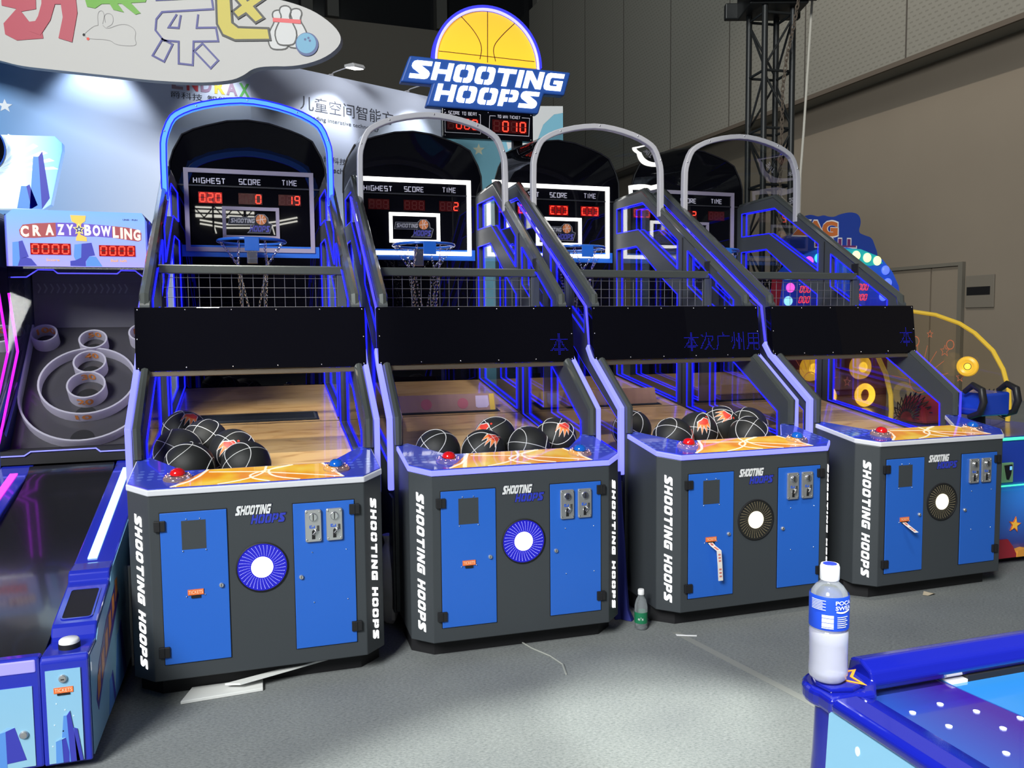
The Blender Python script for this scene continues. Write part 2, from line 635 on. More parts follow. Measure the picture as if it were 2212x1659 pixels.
def text(mb, s, fr, x0, x1, y0, y1, d=0.001, bold=0.0, warp=None, shear=0.0):
    """writing squeezed into the box x0..x1, y0..y1 on a frame"""
    v, f, b = text_data(s, bold)
    sx = (x1 - x0) / (b[1] - b[0])
    sy = (y1 - y0) / (b[3] - b[2])
    pts = []
    for p in v:
        X = x0 + (p[0] - b[0]) * sx
        Y = y0 + (p[1] - b[2]) * sy
        X += shear * (Y - y0)
        if warp:
            X, Y = warp(X, Y)
        pts.append(fr(X, Y, d))
    return mb.add(pts, f)


# squared stencil lettering of the hoop machines, unit cells (width, outlines)
def _mir(pl):
    return [(1 - x, y) for x, y in pl]


_OL = [(.46, 1), (.2, 1), (.06, .94), (0, .8), (0, .2), (.06, .06), (.2, 0), (.46, 0), (.46, .26), (.36, .26), (.28, .33), (.28, .67), (.36, .74), (.46, .74)]
STENCIL = {
    'S': (1, [[(1, 1), (.2, 1), (.06, .94), (0, .81), (0, .67), (.08, .55), (.55, .25), (0, .25), (0, 0), (.8, 0), (.94, .06), (1, .19), (1, .33), (.92, .45), (.45, .75), (1, .75)]]),
    'H': (1, [[(0, 0), (0, 1), (.28, 1), (.28, .62), (.72, .62), (.72, 1), (1, 1), (1, 0), (.72, 0), (.72, .38), (.28, .38), (.28, 0)]]),
    'O': (1, [_OL, _mir(_OL)]),
    'T': (1, [[(0, 1), (1, 1), (1, .75), (.64, .75), (.64, 0), (.36, 0), (.36, .75), (0, .75)]]),
    'I': (.28, [[(0, 0), (0, 1), (1, 1), (1, 0)]]),
    'N': (1, [[(0, 0), (0, 1), (.3, 1), (.72, .42), (.72, 1), (1, 1), (1, 0), (.7, 0), (.28, .58), (.28, 0)]]),
    'G': (1, [[(1, 1), (.2, 1), (.06, .94), (0, .8), (0, .2), (.06, .06), (.2, 0), (1, 0), (1, .58), (.5, .58), (.5, .38), (.72, .38), (.72, .25), (.36, .25), (.28, .33), (.28, .67), (.36, .75), (1, .75)]]),
    'P': (1, [[(0, 0), (0, 1), (.46, 1), (.46, .75), (.28, .75), (.28, .53), (.46, .53), (.46, .28), (.28, .28), (.28, 0)],
              [(.54, 1), (.8, 1), (.94, .94), (1, .81), (1, .47), (.94, .34), (.8, .28), (.54, .28), (.54, .53), (.66, .53), (.72, .58), (.72, .7), (.66, .75), (.54, .75)]]),
    ' ': (.45, []),
}


def stencil(mb, fr, s, x0, x1, y0, y1, shear=0.25, d0=0.0, d1=0.003, gap=0.16):
    tot = sum(STENCIL[c][0] for c in s) + gap * (len(s) - 1)
    h = y1 - y0
    k = (x1 - x0 - shear * h) / tot
    x = x0
    for c in s:
        w, polys = STENCIL[c]
        for pl in polys:
            mb.flat(fr, [(x + px * w * k + shear * py * h, y0 + py * h) for px, py in pl], d0, d1)
        x += (w + gap) * k
    return mb


# thin squared lettering, strokes on a 1 x 1 cell
THIN = {
    'A': [[(0, 0), (0, .8), (.2, 1), (1, 1), (1, 0)], [(0, .45), (1, .45)]],
    'B': [[(0, 0), (0, 1), (.85, 1), (.85, .52), (1, .45), (1, 0), (0, 0)], [(0, .5), (.9, .5)]],
    'C': [[(1, 1), (0, 1), (0, 0), (1, 0)]],
    'E': [[(1, 1), (0, 1), (0, 0), (1, 0)], [(0, .5), (.85, .5)]],
    'G': [[(1, 1), (0, 1), (0, 0), (1, 0), (1, .5), (.55, .5)]],
    'H': [[(0, 0), (0, 1)], [(1, 0), (1, 1)], [(0, .5), (1, .5)]],
    'I': [[(.5, 0), (.5, 1)]],
    'K': [[(0, 0), (0, 1)], [(1, 1), (.1, .5), (1, 0)]],
    'M': [[(0, 0), (0, 1), (.5, .55), (1, 1), (1, 0)]],
    'N': [[(0, 0), (0, 1), (1, 0), (1, 1)]],
    'O': [[(0, 0), (0, 1), (1, 1), (1, 0), (0, 0)]],
    'R': [[(0, 0), (0, 1), (1, 1), (1, .5), (0, .5)], [(.4, .5), (1, 0)]],
    'S': [[(1, 1), (0, 1), (0, .5), (1, .5), (1, 0), (0, 0)]],
    'T': [[(0, 1), (1, 1)], [(.5, 1), (.5, 0)]],
    'W': [[(0, 1), (.1, 0), (.5, .45), (.9, 0), (1, 1)]],
}


def thin_text(mb, fr, s, x0, x1, y0, y1, w, d=0.002):
    units = [0.35 if c == 'I' else (0.55 if c == ' ' else 1.0) for c in s]
    gap = 0.55
    k = (x1 - x0 - w) / (sum(units) + gap * (len(s) - 1))
    x = x0 + w / 2
    for c, u in zip(s, units):
        for st in THIN.get(c, []):
            pts = [(x + (p[0] if c != 'I' else .5) * u * k, y0 + w / 2 + p[1] * (y1 - y0 - w)) for p in st]
            mb.strip(fr, pts, w, 0, d)
        x += (u + gap) * k
    return mb


SEG = {'0': 'abcdef', '1': 'bc', '2': 'abged', '9': 'abcdfg', '[': 'aefd', '=': 'ad', ']': 'abcd', ' ': '', '5': 'afgcd'}


def digits(parent, name, fr, s, x0, x1, y0, y1, lens=True, lean=0.06):
    """a red segment display: lens, dark segments and lit segments"""
    n = len(s)
    lit_any = s.strip() != ''
    par = parent
    if lens:
        m = MB()
        m.flat(fr, [(x0, y0), (x1, y0), (x1, y1), (x0, y1)], 0, 0.004)
        par = m.build(name, DIGIT_BED_LIT if lit_any and ' ' not in s else DIGIT_BED, parent)
    cw = (x1 - x0) / n
    h = (y1 - y0)
    on, off = MB(), MB()
    for i, ch in enumerate(s):
        a = x0 + cw * (i + .20)
        b = x0 + cw * (i + .80)
        lo, hi = y0 + h * .12, y1 - h * .12
        mid = (lo + hi) / 2
        t = cw * .14
        e = t * .35

        def X(px, py):
            return (px + lean * (py - mid), py)
        segs = {'a': [(a + e, hi), (b - e, hi)], 'd': [(a + e, lo), (b - e, lo)], 'g': [(a + e, mid), (b - e, mid)],
                'f': [(a, mid + e), (a, hi - e)], 'b': [(b, mid + e), (b, hi - e)], 'e': [(a, lo + e), (a, mid - e)], 'c': [(b, lo + e), (b, mid - e)]}
        for k, p in segs.items():
            m = on if k in SEG.get(ch, '') else off
            m.strip(fr, [X(*p[0]), X(*p[1])], t, 0.004, 0.0055)
    if off.v:
        off.build('unlit_segments', DIGIT_OFF, par)
    if on.v:
        on.build('lit_segments', DIGIT_ON, par)
    return par


def dot_text(mb, s, fr, x0, x1, y0, y1, rows=15, size=0.0016, d=0.001):
    """writing as a matrix of tiny lamps"""
    v, f, b = text_data(s)
    cols = int(round(rows * (x1 - x0) / (y1 - y0)))
    tris = []
    for p in f:
        for i in range(1, len(p) - 1):
            tris.append((v[p[0]], v[p[i]], v[p[i + 1]]))

    def inside(P):
        for a, bb, c in tris:
            d1 = (P[0] - bb[0]) * (a[1] - bb[1]) - (a[0] - bb[0]) * (P[1] - bb[1])
            d2 = (P[0] - c[0]) * (bb[1] - c[1]) - (bb[0] - c[0]) * (P[1] - c[1])
            d3 = (P[0] - a[0]) * (c[1] - a[1]) - (c[0] - a[0]) * (P[1] - a[1])
            if not ((d1 < 0 or d2 < 0 or d3 < 0) and (d1 > 0 or d2 > 0 or d3 > 0)):
                return True
        return False
    for i in range(cols):
        for j in range(rows):
            P = (b[0] + (i + .5) / cols * (b[1] - b[0]), b[2] + (j + .5) / rows * (b[3] - b[2]))
            if inside(P):
                X = x0 + (i + .5) / cols * (x1 - x0)
                Y = y0 + (j + .5) / rows * (y1 - y0)
                mb.flat(fr, [(X - size, Y - size), (X + size, Y - size), (X + size, Y + size), (X - size, Y + size)], 0, d)
    return mb


def star(cx, cy, R, r=None, n=5, rot=90):
    r = r or R * .42
    return [(cx + (R if k % 2 == 0 else r) * math.cos(math.radians(rot + k * 180 / n)), cy + (R if k % 2 == 0 else r) * math.sin(math.radians(rot + k * 180 / n))) for k in range(2 * n)]


def circle(cx, cy, R, n=24, ry=None):
    ry = ry or R
    return [(cx + R * math.cos(2 * math.pi * k / n), cy + ry * math.sin(2 * math.pi * k / n)) for k in range(n)]


def smooth_loop(pts, it=2, closed=True):
    for _ in range(it):
        q = []
        n = len(pts)
        rng = range(n) if closed else range(n - 1)
        if not closed:
            q.append(pts[0])
        for i in rng:
            a, b = pts[i], pts[(i + 1) % n]
            q.append(tuple(.75 * x + .25 * y for x, y in zip(a, b)))
            q.append(tuple(.25 * x + .75 * y for x, y in zip(a, b)))
        if not closed:
            q.append(pts[-1])
        pts = q
    return pts

# ------------------------------------------------------------------ setting
def struct(name, mb, m, parent=None, smooth=False):
    o = mb.build(name, m, parent, smooth)
    if not parent:
        o['kind'] = 'structure'
    return o


struct('floor', MB().box(-30, 30, -12, 60, -0.1, 0.0), CARPET)

# right hall wall: lower plaster, perforated panels standing proud above it
WY = math.pi / 2 + 0.354
wall_right = bpy.data.objects.new('wall_right', None)
COL.objects.link(wall_right)
wall_right.location = (8.65, 17.0, 0)
wall_right.rotation_euler = (0, 0, WY)
wall_right['kind'] = 'structure'
PLASTER = mat('beige_plaster', (0.29, 0.245, 0.195), 0.9, noise=0.08, nscale=0.6)
MB().box(-22, 22, -0.3, 0.0, 0, 7.4).build('lower_plaster', PLASTER, wall_right)
MB().box(-22, 22, -0.3, 0.62, 6.73, 15).build('perforated_panels', PEG, wall_right)
jt = MB()
for k in range(-6, 8):
    jt.box(k * 3.0 + 0.10, k * 3.0 + 0.14, 0.62, 0.623, 6.73, 15)
jt.build('panel_joints', mat('dark_joint', (0.09, 0.08, 0.07), 0.9), wall_right)
MB().box(-22, 22, 0.60, 0.66, 6.68, 6.78).build('panel_edge', mat('brown_edge', (0.13, 0.105, 0.085), 0.8), wall_right)
dr = bpy.data.objects.new('door_1', None)
COL.objects.link(dr)
dr.location = wall_right.location
dr.rotation_euler = wall_right.rotation_euler
dr['kind'] = 'structure'
DOOR_M = mat('beige_door', (0.30, 0.25, 0.195), 0.75)
MB().box(-0.10, 0.98, 0.0, 0.04, 0, 2.56).build('door_leaf', DOOR_M, dr)
MB().box(-0.80, -0.14, 0.0, 0.04, 0, 2.56).build('door_leaf', DOOR_M, dr)
MB().box(-0.90, -0.80, 0.0, 0.09, 0, 2.64).box(0.98, 1.08, 0.0, 0.09, 0, 2.64).box(-0.8, 0.98, 0.0, 0.09, 2.57, 2.64).build('door_frame', mat('grey_door_frame', (0.20, 0.185, 0.155), 0.6), dr)
cab = thing('wall_cabinet', wall_right.location, WY, 'flush beige electrical cabinet with black slot on the far plaster wall beside the door', 'cabinet')
MB().box(-1.56, -0.94, 0.0, 0.035, 1.73, 2.36).build('cabinet_body', mat('cabinet_beige', (0.23, 0.205, 0.17), 0.6), cab, bevel=0.01)
MB().box(-1.48, -0.97, 0.035, 0.040, 1.975, 2.135).build('viewing_slot', BLACK, cab)

# back wall of the hall, square to the right wall, with a band of dark windows
wb_ = bpy.data.objects.new('wall_back', None)
COL.objects.link(wb_)
wb_.location = (1.88, 36.3, 0)
wb_.rotation_euler = (0, 0, 0.354)
wb_['kind'] = 'structure'
BW = mat('dim_back_plaster', (0.13, 0.12, 0.105), 0.9)
MB().box(-45, 0.3, 0, 0.4, 0, 13.6).box(-45, 0.3, 0, 0.4, 19, 26).build('back_plaster', BW, wb_)
COLM = mat('grey_window_post', (0.07, 0.07, 0.066), 0.7)
MB().box(-0.9, 0.2, -0.5, 0.0, 0, 26).build('corner_pillar', mat('pillar_grey', (0.17, 0.165, 0.15), 0.8), wb_)
cm = MB()
for x in (-5.0, -9.4, -10.4, -14.0, -18.0, -22.0, -26):
    cm.box(x - 0.22, x + 0.22, -0.25, 0.3, 13.6, 19)
cm.box(-45, 0, -0.05, 0.1, 16.2, 16.45)
cm.build('window_posts', COLM, wb_)
win = MB().box(-45, 0, 0.25, 0.35, 13.6, 19)
wo = win.build('window_1', mat('dark_window_glass', (0.012, 0.013, 0.015), 0.12))
wo.location = wb_.location
wo.rotation_euler = wb_.rotation_euler
wo['kind'] = 'structure'
# opposite hall wall behind the viewer: a bright clerestory window with a roof truss before it, seen only as a reflection
wf = bpy.data.objects.new('wall_front', None)
COL.objects.link(wf)
wf.location = (-1.02607561 + .3001 * 20.3, 3.25835 - .9539 * 20.3, 0)
wf.rotation_euler = (0, 0, .30472947)
wf['kind'] = 'structure'
MB().box(-15, 15, -.3, 0, 0, 14).build('front_plaster', mat('dim_front_plaster', (.03, .03, .03), .9), wf)
w2 = MB().box(-1.75, .10, 0.0, .05, 5.13, 5.48).build('window_2', glow('bright_clerestory', (1.0, .98, .88), 26))
w2.location = wf.location
w2.rotation_euler = wf.rotation_euler
w2['kind'] = 'structure'
ls = MB()
for dz in (0, -.12):
    ls.tube([(-1.62, .1, 5.03 + dz), (-.80, .1, 4.91 + dz), (.0, .1, 4.93 + dz), (.75, .1, 5.03 + dz), (1.5, .1, 5.20 + dz)], .028, 6)
for x in (-1.2, .66):
    ls.tube([(x, .1, 4.9), (x + .08, .1, 4.60)], .02, 6)
ls.build('light_strips', glow('bright_clerestory', (1.0, .98, .88), 26), wf)
tb_ = MB()
tb_.tube([(-2, .2, 5.38), (.3, .2, 5.36)], .03, 6).tube([(-2, .2, 5.24), (.3, .2, 5.22)], .03, 6)
for k in range(7):
    tb_.tube([(-1.8 + k * .32, .2, 5.10 if k % 2 else 5.46), (-1.48 + k * .32, .2, 5.46 if k % 2 else 5.10)], .022, 6)
tb_.tube([(-1.2, .2, 4.6), (-1.2, .2, 5.5)], .035, 6).tube([(-.2, .2, 5.0), (-.2, .2, 5.5)], .05, 6)
tb_.build('roof_truss', BLACK, wf)
# ceiling far above, just a dark deck on the side away from the lamps
struct('ceiling', MB().box(-30, 30, 2, 60, 22.0, 22.3), mat('dark_deck', (0.03, 0.03, 0.03), 0.9))

# ------------------------------------------------------------------ the hoop machines
MACH = [(-1.02607561, 3.25835, .30472947), (0.04513443, 3.61881134, .28901372), (1.20206514, 3.97808178, .30956249), (2.31765018, 4.34228359, .3132172)]


def lane_z(y):
    return 0.692 + 0.14 * y


def con_z(y):
    return 0.861 + 0.14 * y


ARCH = [(-.497, 2.25), (-.497, 2.56), (-.487, 2.63), (-.448, 2.73), (-.40, 2.773), (-.30, 2.82), (-.15, 2.858), (0, 2.874)]
ARCH = ARCH + [(-x, z) for x, z in ARCH[-2::-1]]
BOARD = [(-.525, 2.46), (-.52, 2.62), (-.495, 2.70), (-.435, 2.81), (-.36, 2.85), (-.28, 2.878), (-.14, 2.918), (0, 2.932)]
BOARD = BOARD + [(-x, z) for x, z in BOARD[-2::-1]]
OUTLINE = [(.40, .10), (.40, 1.045), (.75, 1.28), (.81, 1.32), (.83, 1.60), (.864, 1.635), (2.2, 2.475), (2.68, 2.462), (2.72, 2.44), (2.72, .10)]
WINDOWS = [
    [(2.62, 2.405), (2.17, 2.395), (1.635, 2.06), (1.635, 1.857), (2.235, 2.195), (2.62, 2.205)],
    [(2.62, 2.083), (2.27, 2.08), (1.83, 1.80), (1.635, 1.69), (1.635, .935), (2.62, 1.075)],
    [(1.502, 1.978), (.94, 1.628), (.94, 1.43), (1.502, 1.738)],
    [(1.502, 1.60), (1.05, 1.325), (.965, 1.268), (.49, .985), (.485, .772), (1.502, .915)],
]


def inset(pl, d):
    """move every vertex of an outline inwards by about d"""
    n = len(pl)
    A = sum(pl[i][0] * pl[(i + 1) % n][1] - pl[(i + 1) % n][0] * pl[i][1] for i in range(n))
    s = 1 if A > 0 else -1
    out = []
    for i in range(n):
        p, a, b = Vector(pl[i]), Vector(pl[i - 1]), Vector(pl[(i + 1) % n])
        t1, t2 = (p - a).normalized(), (b - p).normalized()
        n1, n2 = Vector((-t1.y, t1.x)) * s, Vector((-t2.y, t2.x)) * s
        m = (n1 + n2).normalized()
        out.append(tuple(p + m * d / max(.4, m.dot(n1))))
    return out


def horizontal_logo(parent, fr, x0, x1, y0, y1, board=False):
    W, H = x1 - x0, y1 - y0
    a = (x0, x0 + W * .72, y0 + H * .5, y1)
    b = (x0 + W * .3, x1, y0, y0 + H * .48)
    m = MB()
    g = H * .035
    stencil(m, fr, 'SHOOTING', a[0] - g, a[1] + g * 2, a[2] - g, a[3] + g, 0.22, 0.0, 0.0006, 0.05)
    stencil(m, fr, 'HOOPS', b[0] - g, b[1] + g * 2, b[2] - g, b[3] + g, 0.22, 0.0, 0.0006, 0.06)
    lg = m.build('logo_badge', LOGO_LINE, parent)
    stencil(MB(), fr, 'SHOOTING', *a, 0.22, 0.0008, 0.002, 0.12).build('white_logo_letters', LOGO_WHITE, lg)
    stencil(MB(), fr, 'HOOPS', *b, 0.22, 0.0009, 0.002, 0.14).build('blue_logo_letters', LOGO_BLUE, lg)
    return lg


def coin_mech(door, x):
    fr = front(-0.006)
    z0, z1 = .600, .735
    w = .066
    pl = MB().flat(fr, [(x + .004, z0), (x + w - .004, z0), (x + w, z0 + .005), (x + w, z1 - .005), (x + w - .004, z1), (x + .004, z1), (x, z1 - .005), (x, z0 + .005)], 0, .012)
    pl = pl.build('coin_mech', DIECAST, door, bevel=.003)
    cx = x + w / 2
    MB().lathe([(.0165, 0), (.0165, .006), (.014, .009)], fr(cx, .705, .012), (0, -1, 0), 20).build('coin_dial', STEEL, pl, True)
    MB().flat(fr, [(cx - .0018, .692), (cx + .0018, .692), (cx + .0018, .718), (cx - .0018, .718)], .0205, .0225).build('coin_slot', BLACK, pl)
    MB().strip(fr, [(cx - .006, .668), (cx - .014, .668), (cx - .014, .660), (cx + .004, .660), (cx + .004, .668)], .0035, .012, .0135).build('blue_mark', mat('blue_mark', (.02, .1, .6), .4), pl)
    MB().flat(fr, [(cx + .014, .645), (cx + .024, .645), (cx + .024, .668), (cx + .014, .668)], .012, .0132).build('mark_label', mat('dark_label', (.05, .05, .05), .5), pl)
    MB().flat(fr, [(cx - .007, .612), (cx + .007, .612), (cx + .006, .645), (cx, .652), (cx - .006, .645)], .012, .0128).build('coin_return', BLACK, pl)
    MB().lathe([(.009, 0), (.007, .008), (.003, .011)], fr(cx + .011, .646, .012), (0, -1, 0), 14).tube([fr(cx + .011, .644, .018), fr(cx - .002, .632, .022)], .0045, 8).build('coin_lever', STEEL, pl, True)
    for sx in (x + .007, x + w - .007):
        for sz in (z0 + .01, z1 - .01):
            MB().lathe([(.0035, 0), (.0035, .002), (.001, .0035)], fr(sx, sz, .012), (0, -1, 0), 10).build('screw', STEEL, pl, True)


def screw(parent, fr, a, b, r=.0045, d=0.0, name='screw'):
    n = (fr(0, 0, 1) - fr(0, 0, 0))
    return MB().lathe([(r, 0), (r, .0015), (r * .6, .0035), (.0005, .004)], fr(a, b, d), n, 10).build(name, STEEL, parent, True)


def chain(parent, path, link=.024, r=.0014):
    """a run of small interlocked rings along a polyline"""
    P = [Vector(p) for p in path]
    m = MB()
    acc = 0.0
    k = 0
    for a, b in zip(P[:-1], P[1:]):
        L = (b - a).length
        t = (b - a).normalized()
        s = t.orthogonal().normalized()
        w = t.cross(s)
        pos = acc
        while pos < L:
            c = a + t * pos
            q = s if k % 2 == 0 else w
            ring = []
            for j in range(8):
                an = 2 * math.pi * j / 8
                ring.append(c + t * math.cos(an) * link * .68 + q * math.sin(an) * link * .34)
            m.tube(ring, r, 4, True)
            pos += link
            k += 1
        acc = pos - L
    return m.build('chain', CHROME, parent, True)


def machine(i, label, opt):
    tx, ty, a = MACH[i]
    T = thing('basketball_machine', (tx, ty, 0), a, label, 'arcade machine', 'row of grey basketball hoop machines')
    trim = TRIM_VIOLET if opt['trim'] else TRIM_WHITE
    strip_m = opt.get('strip', LED_STRIP)
    # plinth and console
    MB().prism([(-.40, .085), (.40, .085), (.49, .17), (.49, .41), (-.49, .41), (-.49, .17)], 'z', 0, .09).box(-.46, .46, .5, 2.66, 0, .10).build('base_plinth', BLACK, T)
    cbm = MB().prism([(-.418, 0), (.418, 0), (.503, .087), (.503, .42), (.452, .42), (.30, .208), (-.30, .208), (-.452, .42), (-.503, .42), (-.503, .087)], 'z', .085, lambda p: con_z(p[1]) - .028)
    cabn = cbm.build('console', GREY, T, bevel=.004)
    MB().prism([(.42, .10), (2.68, .10), (2.68, lane_z(2.68) - .02), (.42, lane_z(.42) - .02)], 'x', -.472, .472).build('body', BLACK, T)
    # left and right console doors
    fr0 = front(0)
    for s in (-1, 1):
        x0, x1 = (-.378, -.130) if s < 0 else (.127, .375)
        MB().flat(fr0, [(x0 - .003, .149), (x1 + .003, .149), (x1 + .003, .765), (x0 - .003, .765)], 0.0002, .001).build('door_gap', BLACK, cabn)
        d = MB().flat(fr0, [(x0, .152), (x1, .152), (x1, .762), (x0, .762)], .001, .006).build('door', BLUE_DOOR, T, bevel=.002)
        fd = front(-.006)
        for z in (.712, .205) if s < 0 else (.724, .222):
            hx = -.379 if s < 0 else .375
            MB().flat(fd, [(hx - .021, z - .021), (hx + .021, z - .021), (hx + .021, z + .021), (hx - .021, z + .021)], -.004, .009).flat(fd, [(hx - .002, z - .021), (hx + .002, z - .021), (hx + .002, z + .021), (hx - .002, z + .021)], .008, .012).build('hinge', HINGE, d, bevel=.002)
        lx = -.158 if s < 0 else .153
        lk = MB().lathe([(.0095, 0), (.0095, .006), (.007, .009)], fd(lx, .455, 0), (0, -1, 0), 18).build('door_lock', DIECAST, d, True)
        MB().flat(fd, [(lx - .0012, .450), (lx + .0012, .450), (lx + .0012, .461), (lx - .0012, .461)], .009, .0095).build('keyhole', BLACK, d)
        if s < 0:
            MB().flat(fd, [(-.300, .611), (-.2095, .611), (-.2095, .727), (-.300, .727)], -.001, .0008).build('cover_plate', GREY, d)
            for p in ((-.281, .733), (-.231, .733), (-.297, .605), (-.211, .605)):
                screw(d, fd, *p, r=.0032)
            tk = MB().flat(fd, [(-.285, .426), (-.226, .426), (-.226, .448), (-.285, .448)], 0, .004).build('ticket_label', ORANGE_LABEL, d)
            text(MB(), 'TICKETS', fd, -.282, -.229, .431, .444, .0045).build('ticket_writing', CREAM, d)
            MB().flat(fd, [(-.273, .414), (-.238, .414), (-.238, .426), (-.273, .426)], 0, .005).build('ticket_slot', BLACK, d)
            for p in ((-.290, .421), (-.221, .424)):
                screw(d, fd, *p, r=.003)
        else:
            coin_mech(d, .173)
            coin_mech(d, .2585)
            for p in ((.199, .555), (.338, .556), (.202, .343), (.34, .343)):
                screw(d, fd, *p, r=.003)
    horizontal_logo(T, fr0, -.098, .099, .692, .769)
    # round speaker with its lamp
    sp = MB().lathe([(.103, 0), (.103, .004), (.098, .006), (.097, .002)], (0, -.001, .511), (0, -1, 0), 40, cap=False).build('speaker', BLACK, T, True)
    MB().lathe([(.098, .002), (.044, -.0005), (.044, .0005)], (0, -.001, .511), (0, -1, 0), 40).build('speaker_cone', mat('blue_lit_cone', (.01, .01, .25), .4, emit=(.012, .006, 1), strength=.34) if opt['spk'] == 'blue' else mat('dark_cone', (.02, .02, .018), .4), sp, True)
    MB().lathe([(.043, 0), (.043, .004), (.034, .007), (.0005, .009)], (0, -.001, .511), (0, -1, 0), 32).build('speaker_lamp', glow('white_speaker_lamp', (1, .98, 1), 4.0) if opt['spk'] == 'blue' else glow('warm_speaker_lamp', (1, .86, .55), 3.6), sp, True)
    dm = MB()
    for q in range(36):
        for k in range(8):
            R = .050 + k * .0056
            an = 2 * math.pi * q / 36 + k * .015
            c = (R * math.cos(an), .511 + R * math.sin(an))
            dm.flat(front(-.0032), circle(*c, .00105 + k * .00006, 5), 0, .0006)
    tag(dm.build('grille_dots', glow('blue_grille_dot', (.40, .40, 1), 2.2) if opt['spk'] == 'blue' else mat('warm_grille_dot', (.3, .25, .15), .4, emit=(1, .8, .45), strength=.22), sp), kind='stuff')
    # lit lettering down both chamfered corners
    for s in (-1, 1):
        c0, c1 = Vector((s * .418, 0, 0)), Vector((s * .503, .087, 0))
        mid = (c0 + c1) / 2
        side = (c0 - c1) if s < 0 else (c1 - c0)
        side.normalize()
        fr = frame((mid.x, mid.y, .757), (0, 0, -1), side)
        stencil(MB(), fr, 'SHOOTING', 0.0, .367, -.0195, .0195, 0.30, 0.0005, 0.002, 0.26).build('corner_lettering', LETTER_WHITE, T)
        stencil(MB(), fr, 'HOOPS', .388, .626, -.0195, .0195, 0.30, 0.0005, 0.002, 0.26).build('corner_lettering', LETTER_WHITE, T)
    # control panel
    OUT = [(-.5, .415), (-.5, .09), (-.416, 0), (.416, 0), (.5, .09), (.5, .415), (.45, .425), (.30, .212), (-.30, .212), (-.45, .425)]
    top = MB().prism(OUT, 'z', lambda p: con_z(p[1]) - .004, lambda p: con_z(p[1])).build('control_panel', DOT_BLUE, T)
    OT = [(-.507, .418), (-.507, .087), (-.419, -.007), (.419, -.007), (.507, .087), (.507, .418), (.45, .43), (.298, .216), (-.298, .216), (-.45, .43)]
    MB().prism(OT, 'z', lambda p: con_z(p[1]) - .028, lambda p: con_z(p[1]) - .004).build('edge_trim', trim, top, bevel=.004)
    fc = frame((0, 0, .861), (1, 0, 0), Vector((0, 1, .14)))
    MB().flat(fc, [(-.335, .003), (.335, .003), (.265, .205), (-.205, .205)], .0006, .0014).build('court_art', ORANGE_ART, top)
    al = MB()
    al.strip(fc, [(-.335, .003), (-.27, .06), (-.235, .12), (-.205, .205)], .012, .0014, .002)
    al.strip(fc, smooth_loop([(-.16, .004), (-.06, .04), (.02, .11), (.03, .205)], 2, False), .010, .0014, .002)
    al.strip(fc, smooth_loop([(.04, .004), (-.04, .06), (-.03, .12), (.14, .204)], 2, False), .010, .0014, .002)
    al.strip(fc, smooth_loop([(.13, .204), (.03, .16), (.05, .06), (.16, .004)], 2, False), .010, .0014, .002)
    al.strip(fc, [(-.20, .17), (.0, .135), (.33, .01)], .007, .0014, .002)
    al.strip(fc, [(.335, .003), (.30, .10), (.265, .205)], .010, .0014, .002)
    al.build('court_lines', ART_LINE, top)
    for s in (-1, 1):
        o = fc(s * .316, .108, 0)
        n = fc(0, 0, 1) - fc(0, 0, 0)
        b = MB().lathe([(.056, 0), (.056, .006), (.050, .014), (.040, .018), (.034, .017)], o, n, 32).build('push_button', BUTTON_RING, T, True)
        bl = MB()
        for k in range(12):
            an = k * math.pi / 6
            bl.sphere(o + Vector((math.cos(an) * .045, math.sin(an) * .045, .017 + .14 * math.sin(an) * .045)), .0018, 6, 5)
        bl.build('button_lamps', BUTTON_LED, b, True)
        MB().lathe([(.034, .014), (.034, .020), (.030, .022)], o, n, 28).build('button_bezel', CHROME, b, True)
        MB().lathe([(.030, .020), (.029, .028), (.024, .037), (.014, .043), (.0005, .045)], o, n, 28).build('button_dome', RED_DOME if s < 0 else BLUE_DOME, b, True)
    # lane
    ln = MB().prism([(-.474, .445), (-.30, .213), (.30, .213), (.474, .445), (.474, 2.66), (-.474, 2.66)], 'z', lambda p: lane_z(p[1]) - .02, lambda p: lane_z(p[1])).build('lane_floor', WOOD, T)
    fl = frame((0, 0, .692), (1, 0, 0), Vector((0, 1, .14)))
    MB().flat(fl, [(-.474, 1.598), (.474, 1.598), (.474, 1.606), (-.474, 1.606)], .0003, .001).build('lane_joint', BLACK, ln)
    sl = MB().flat(fl, [(-.35, 1.64), (.36, 1.64), (.36, 1.84), (-.35, 1.84)], .0003, .003).build('ball_counter_slot', mat('slate_slot', (.02, .024, .03), .3), ln)
    MB().strip(fl, [(-.33, 1.66), (.34, 1.66), (.34, 1.82), (-.33, 1.82), (-.33, 1.66)], .012, .003, .009).build('slot_rim', GREY, sl)
    # side panels with cut-out windows
    for s in (-1, 1):
        fx = frame((s * .475, 0, 0), (0, s, 0), (0, 0, 1)) if s > 0 else frame((-.475, 0, 0), (0, -1, 0), (0, 0, 1))
        sg = 1 if s > 0 else -1

        def lp(P):
            return [(sg * y, z) for y, z in P]
        m = MB()
        curve_mesh(m, [lp(OUTLINE)] + [lp(w) for w in WINDOWS], fx, 0.0, .045)
        sp_ = m.build('side_panel', GREY_GLOSS if False else GREY, T, bevel=.006)
        rail = [(.405, .92), (.405, 1.047), (.752, 1.285)]
        MB().tube([(s * .4975, y - .004, z) for y, z in rail], .020, 8).tube([(s * .4975, y - .012, z + .010) for y, z in [(.866, 1.58), (.872, 1.632), (2.2, 2.47), (2.68, 2.458)]], .024, 8).build('front_rail', GREY_GLOSS, sp_, True)
        MB().box(min(s * .470, s * .4745), max(s * .470, s * .4745), 1.566, 1.571, .93, 2.07).build('panel_joint', BLACK, sp_)
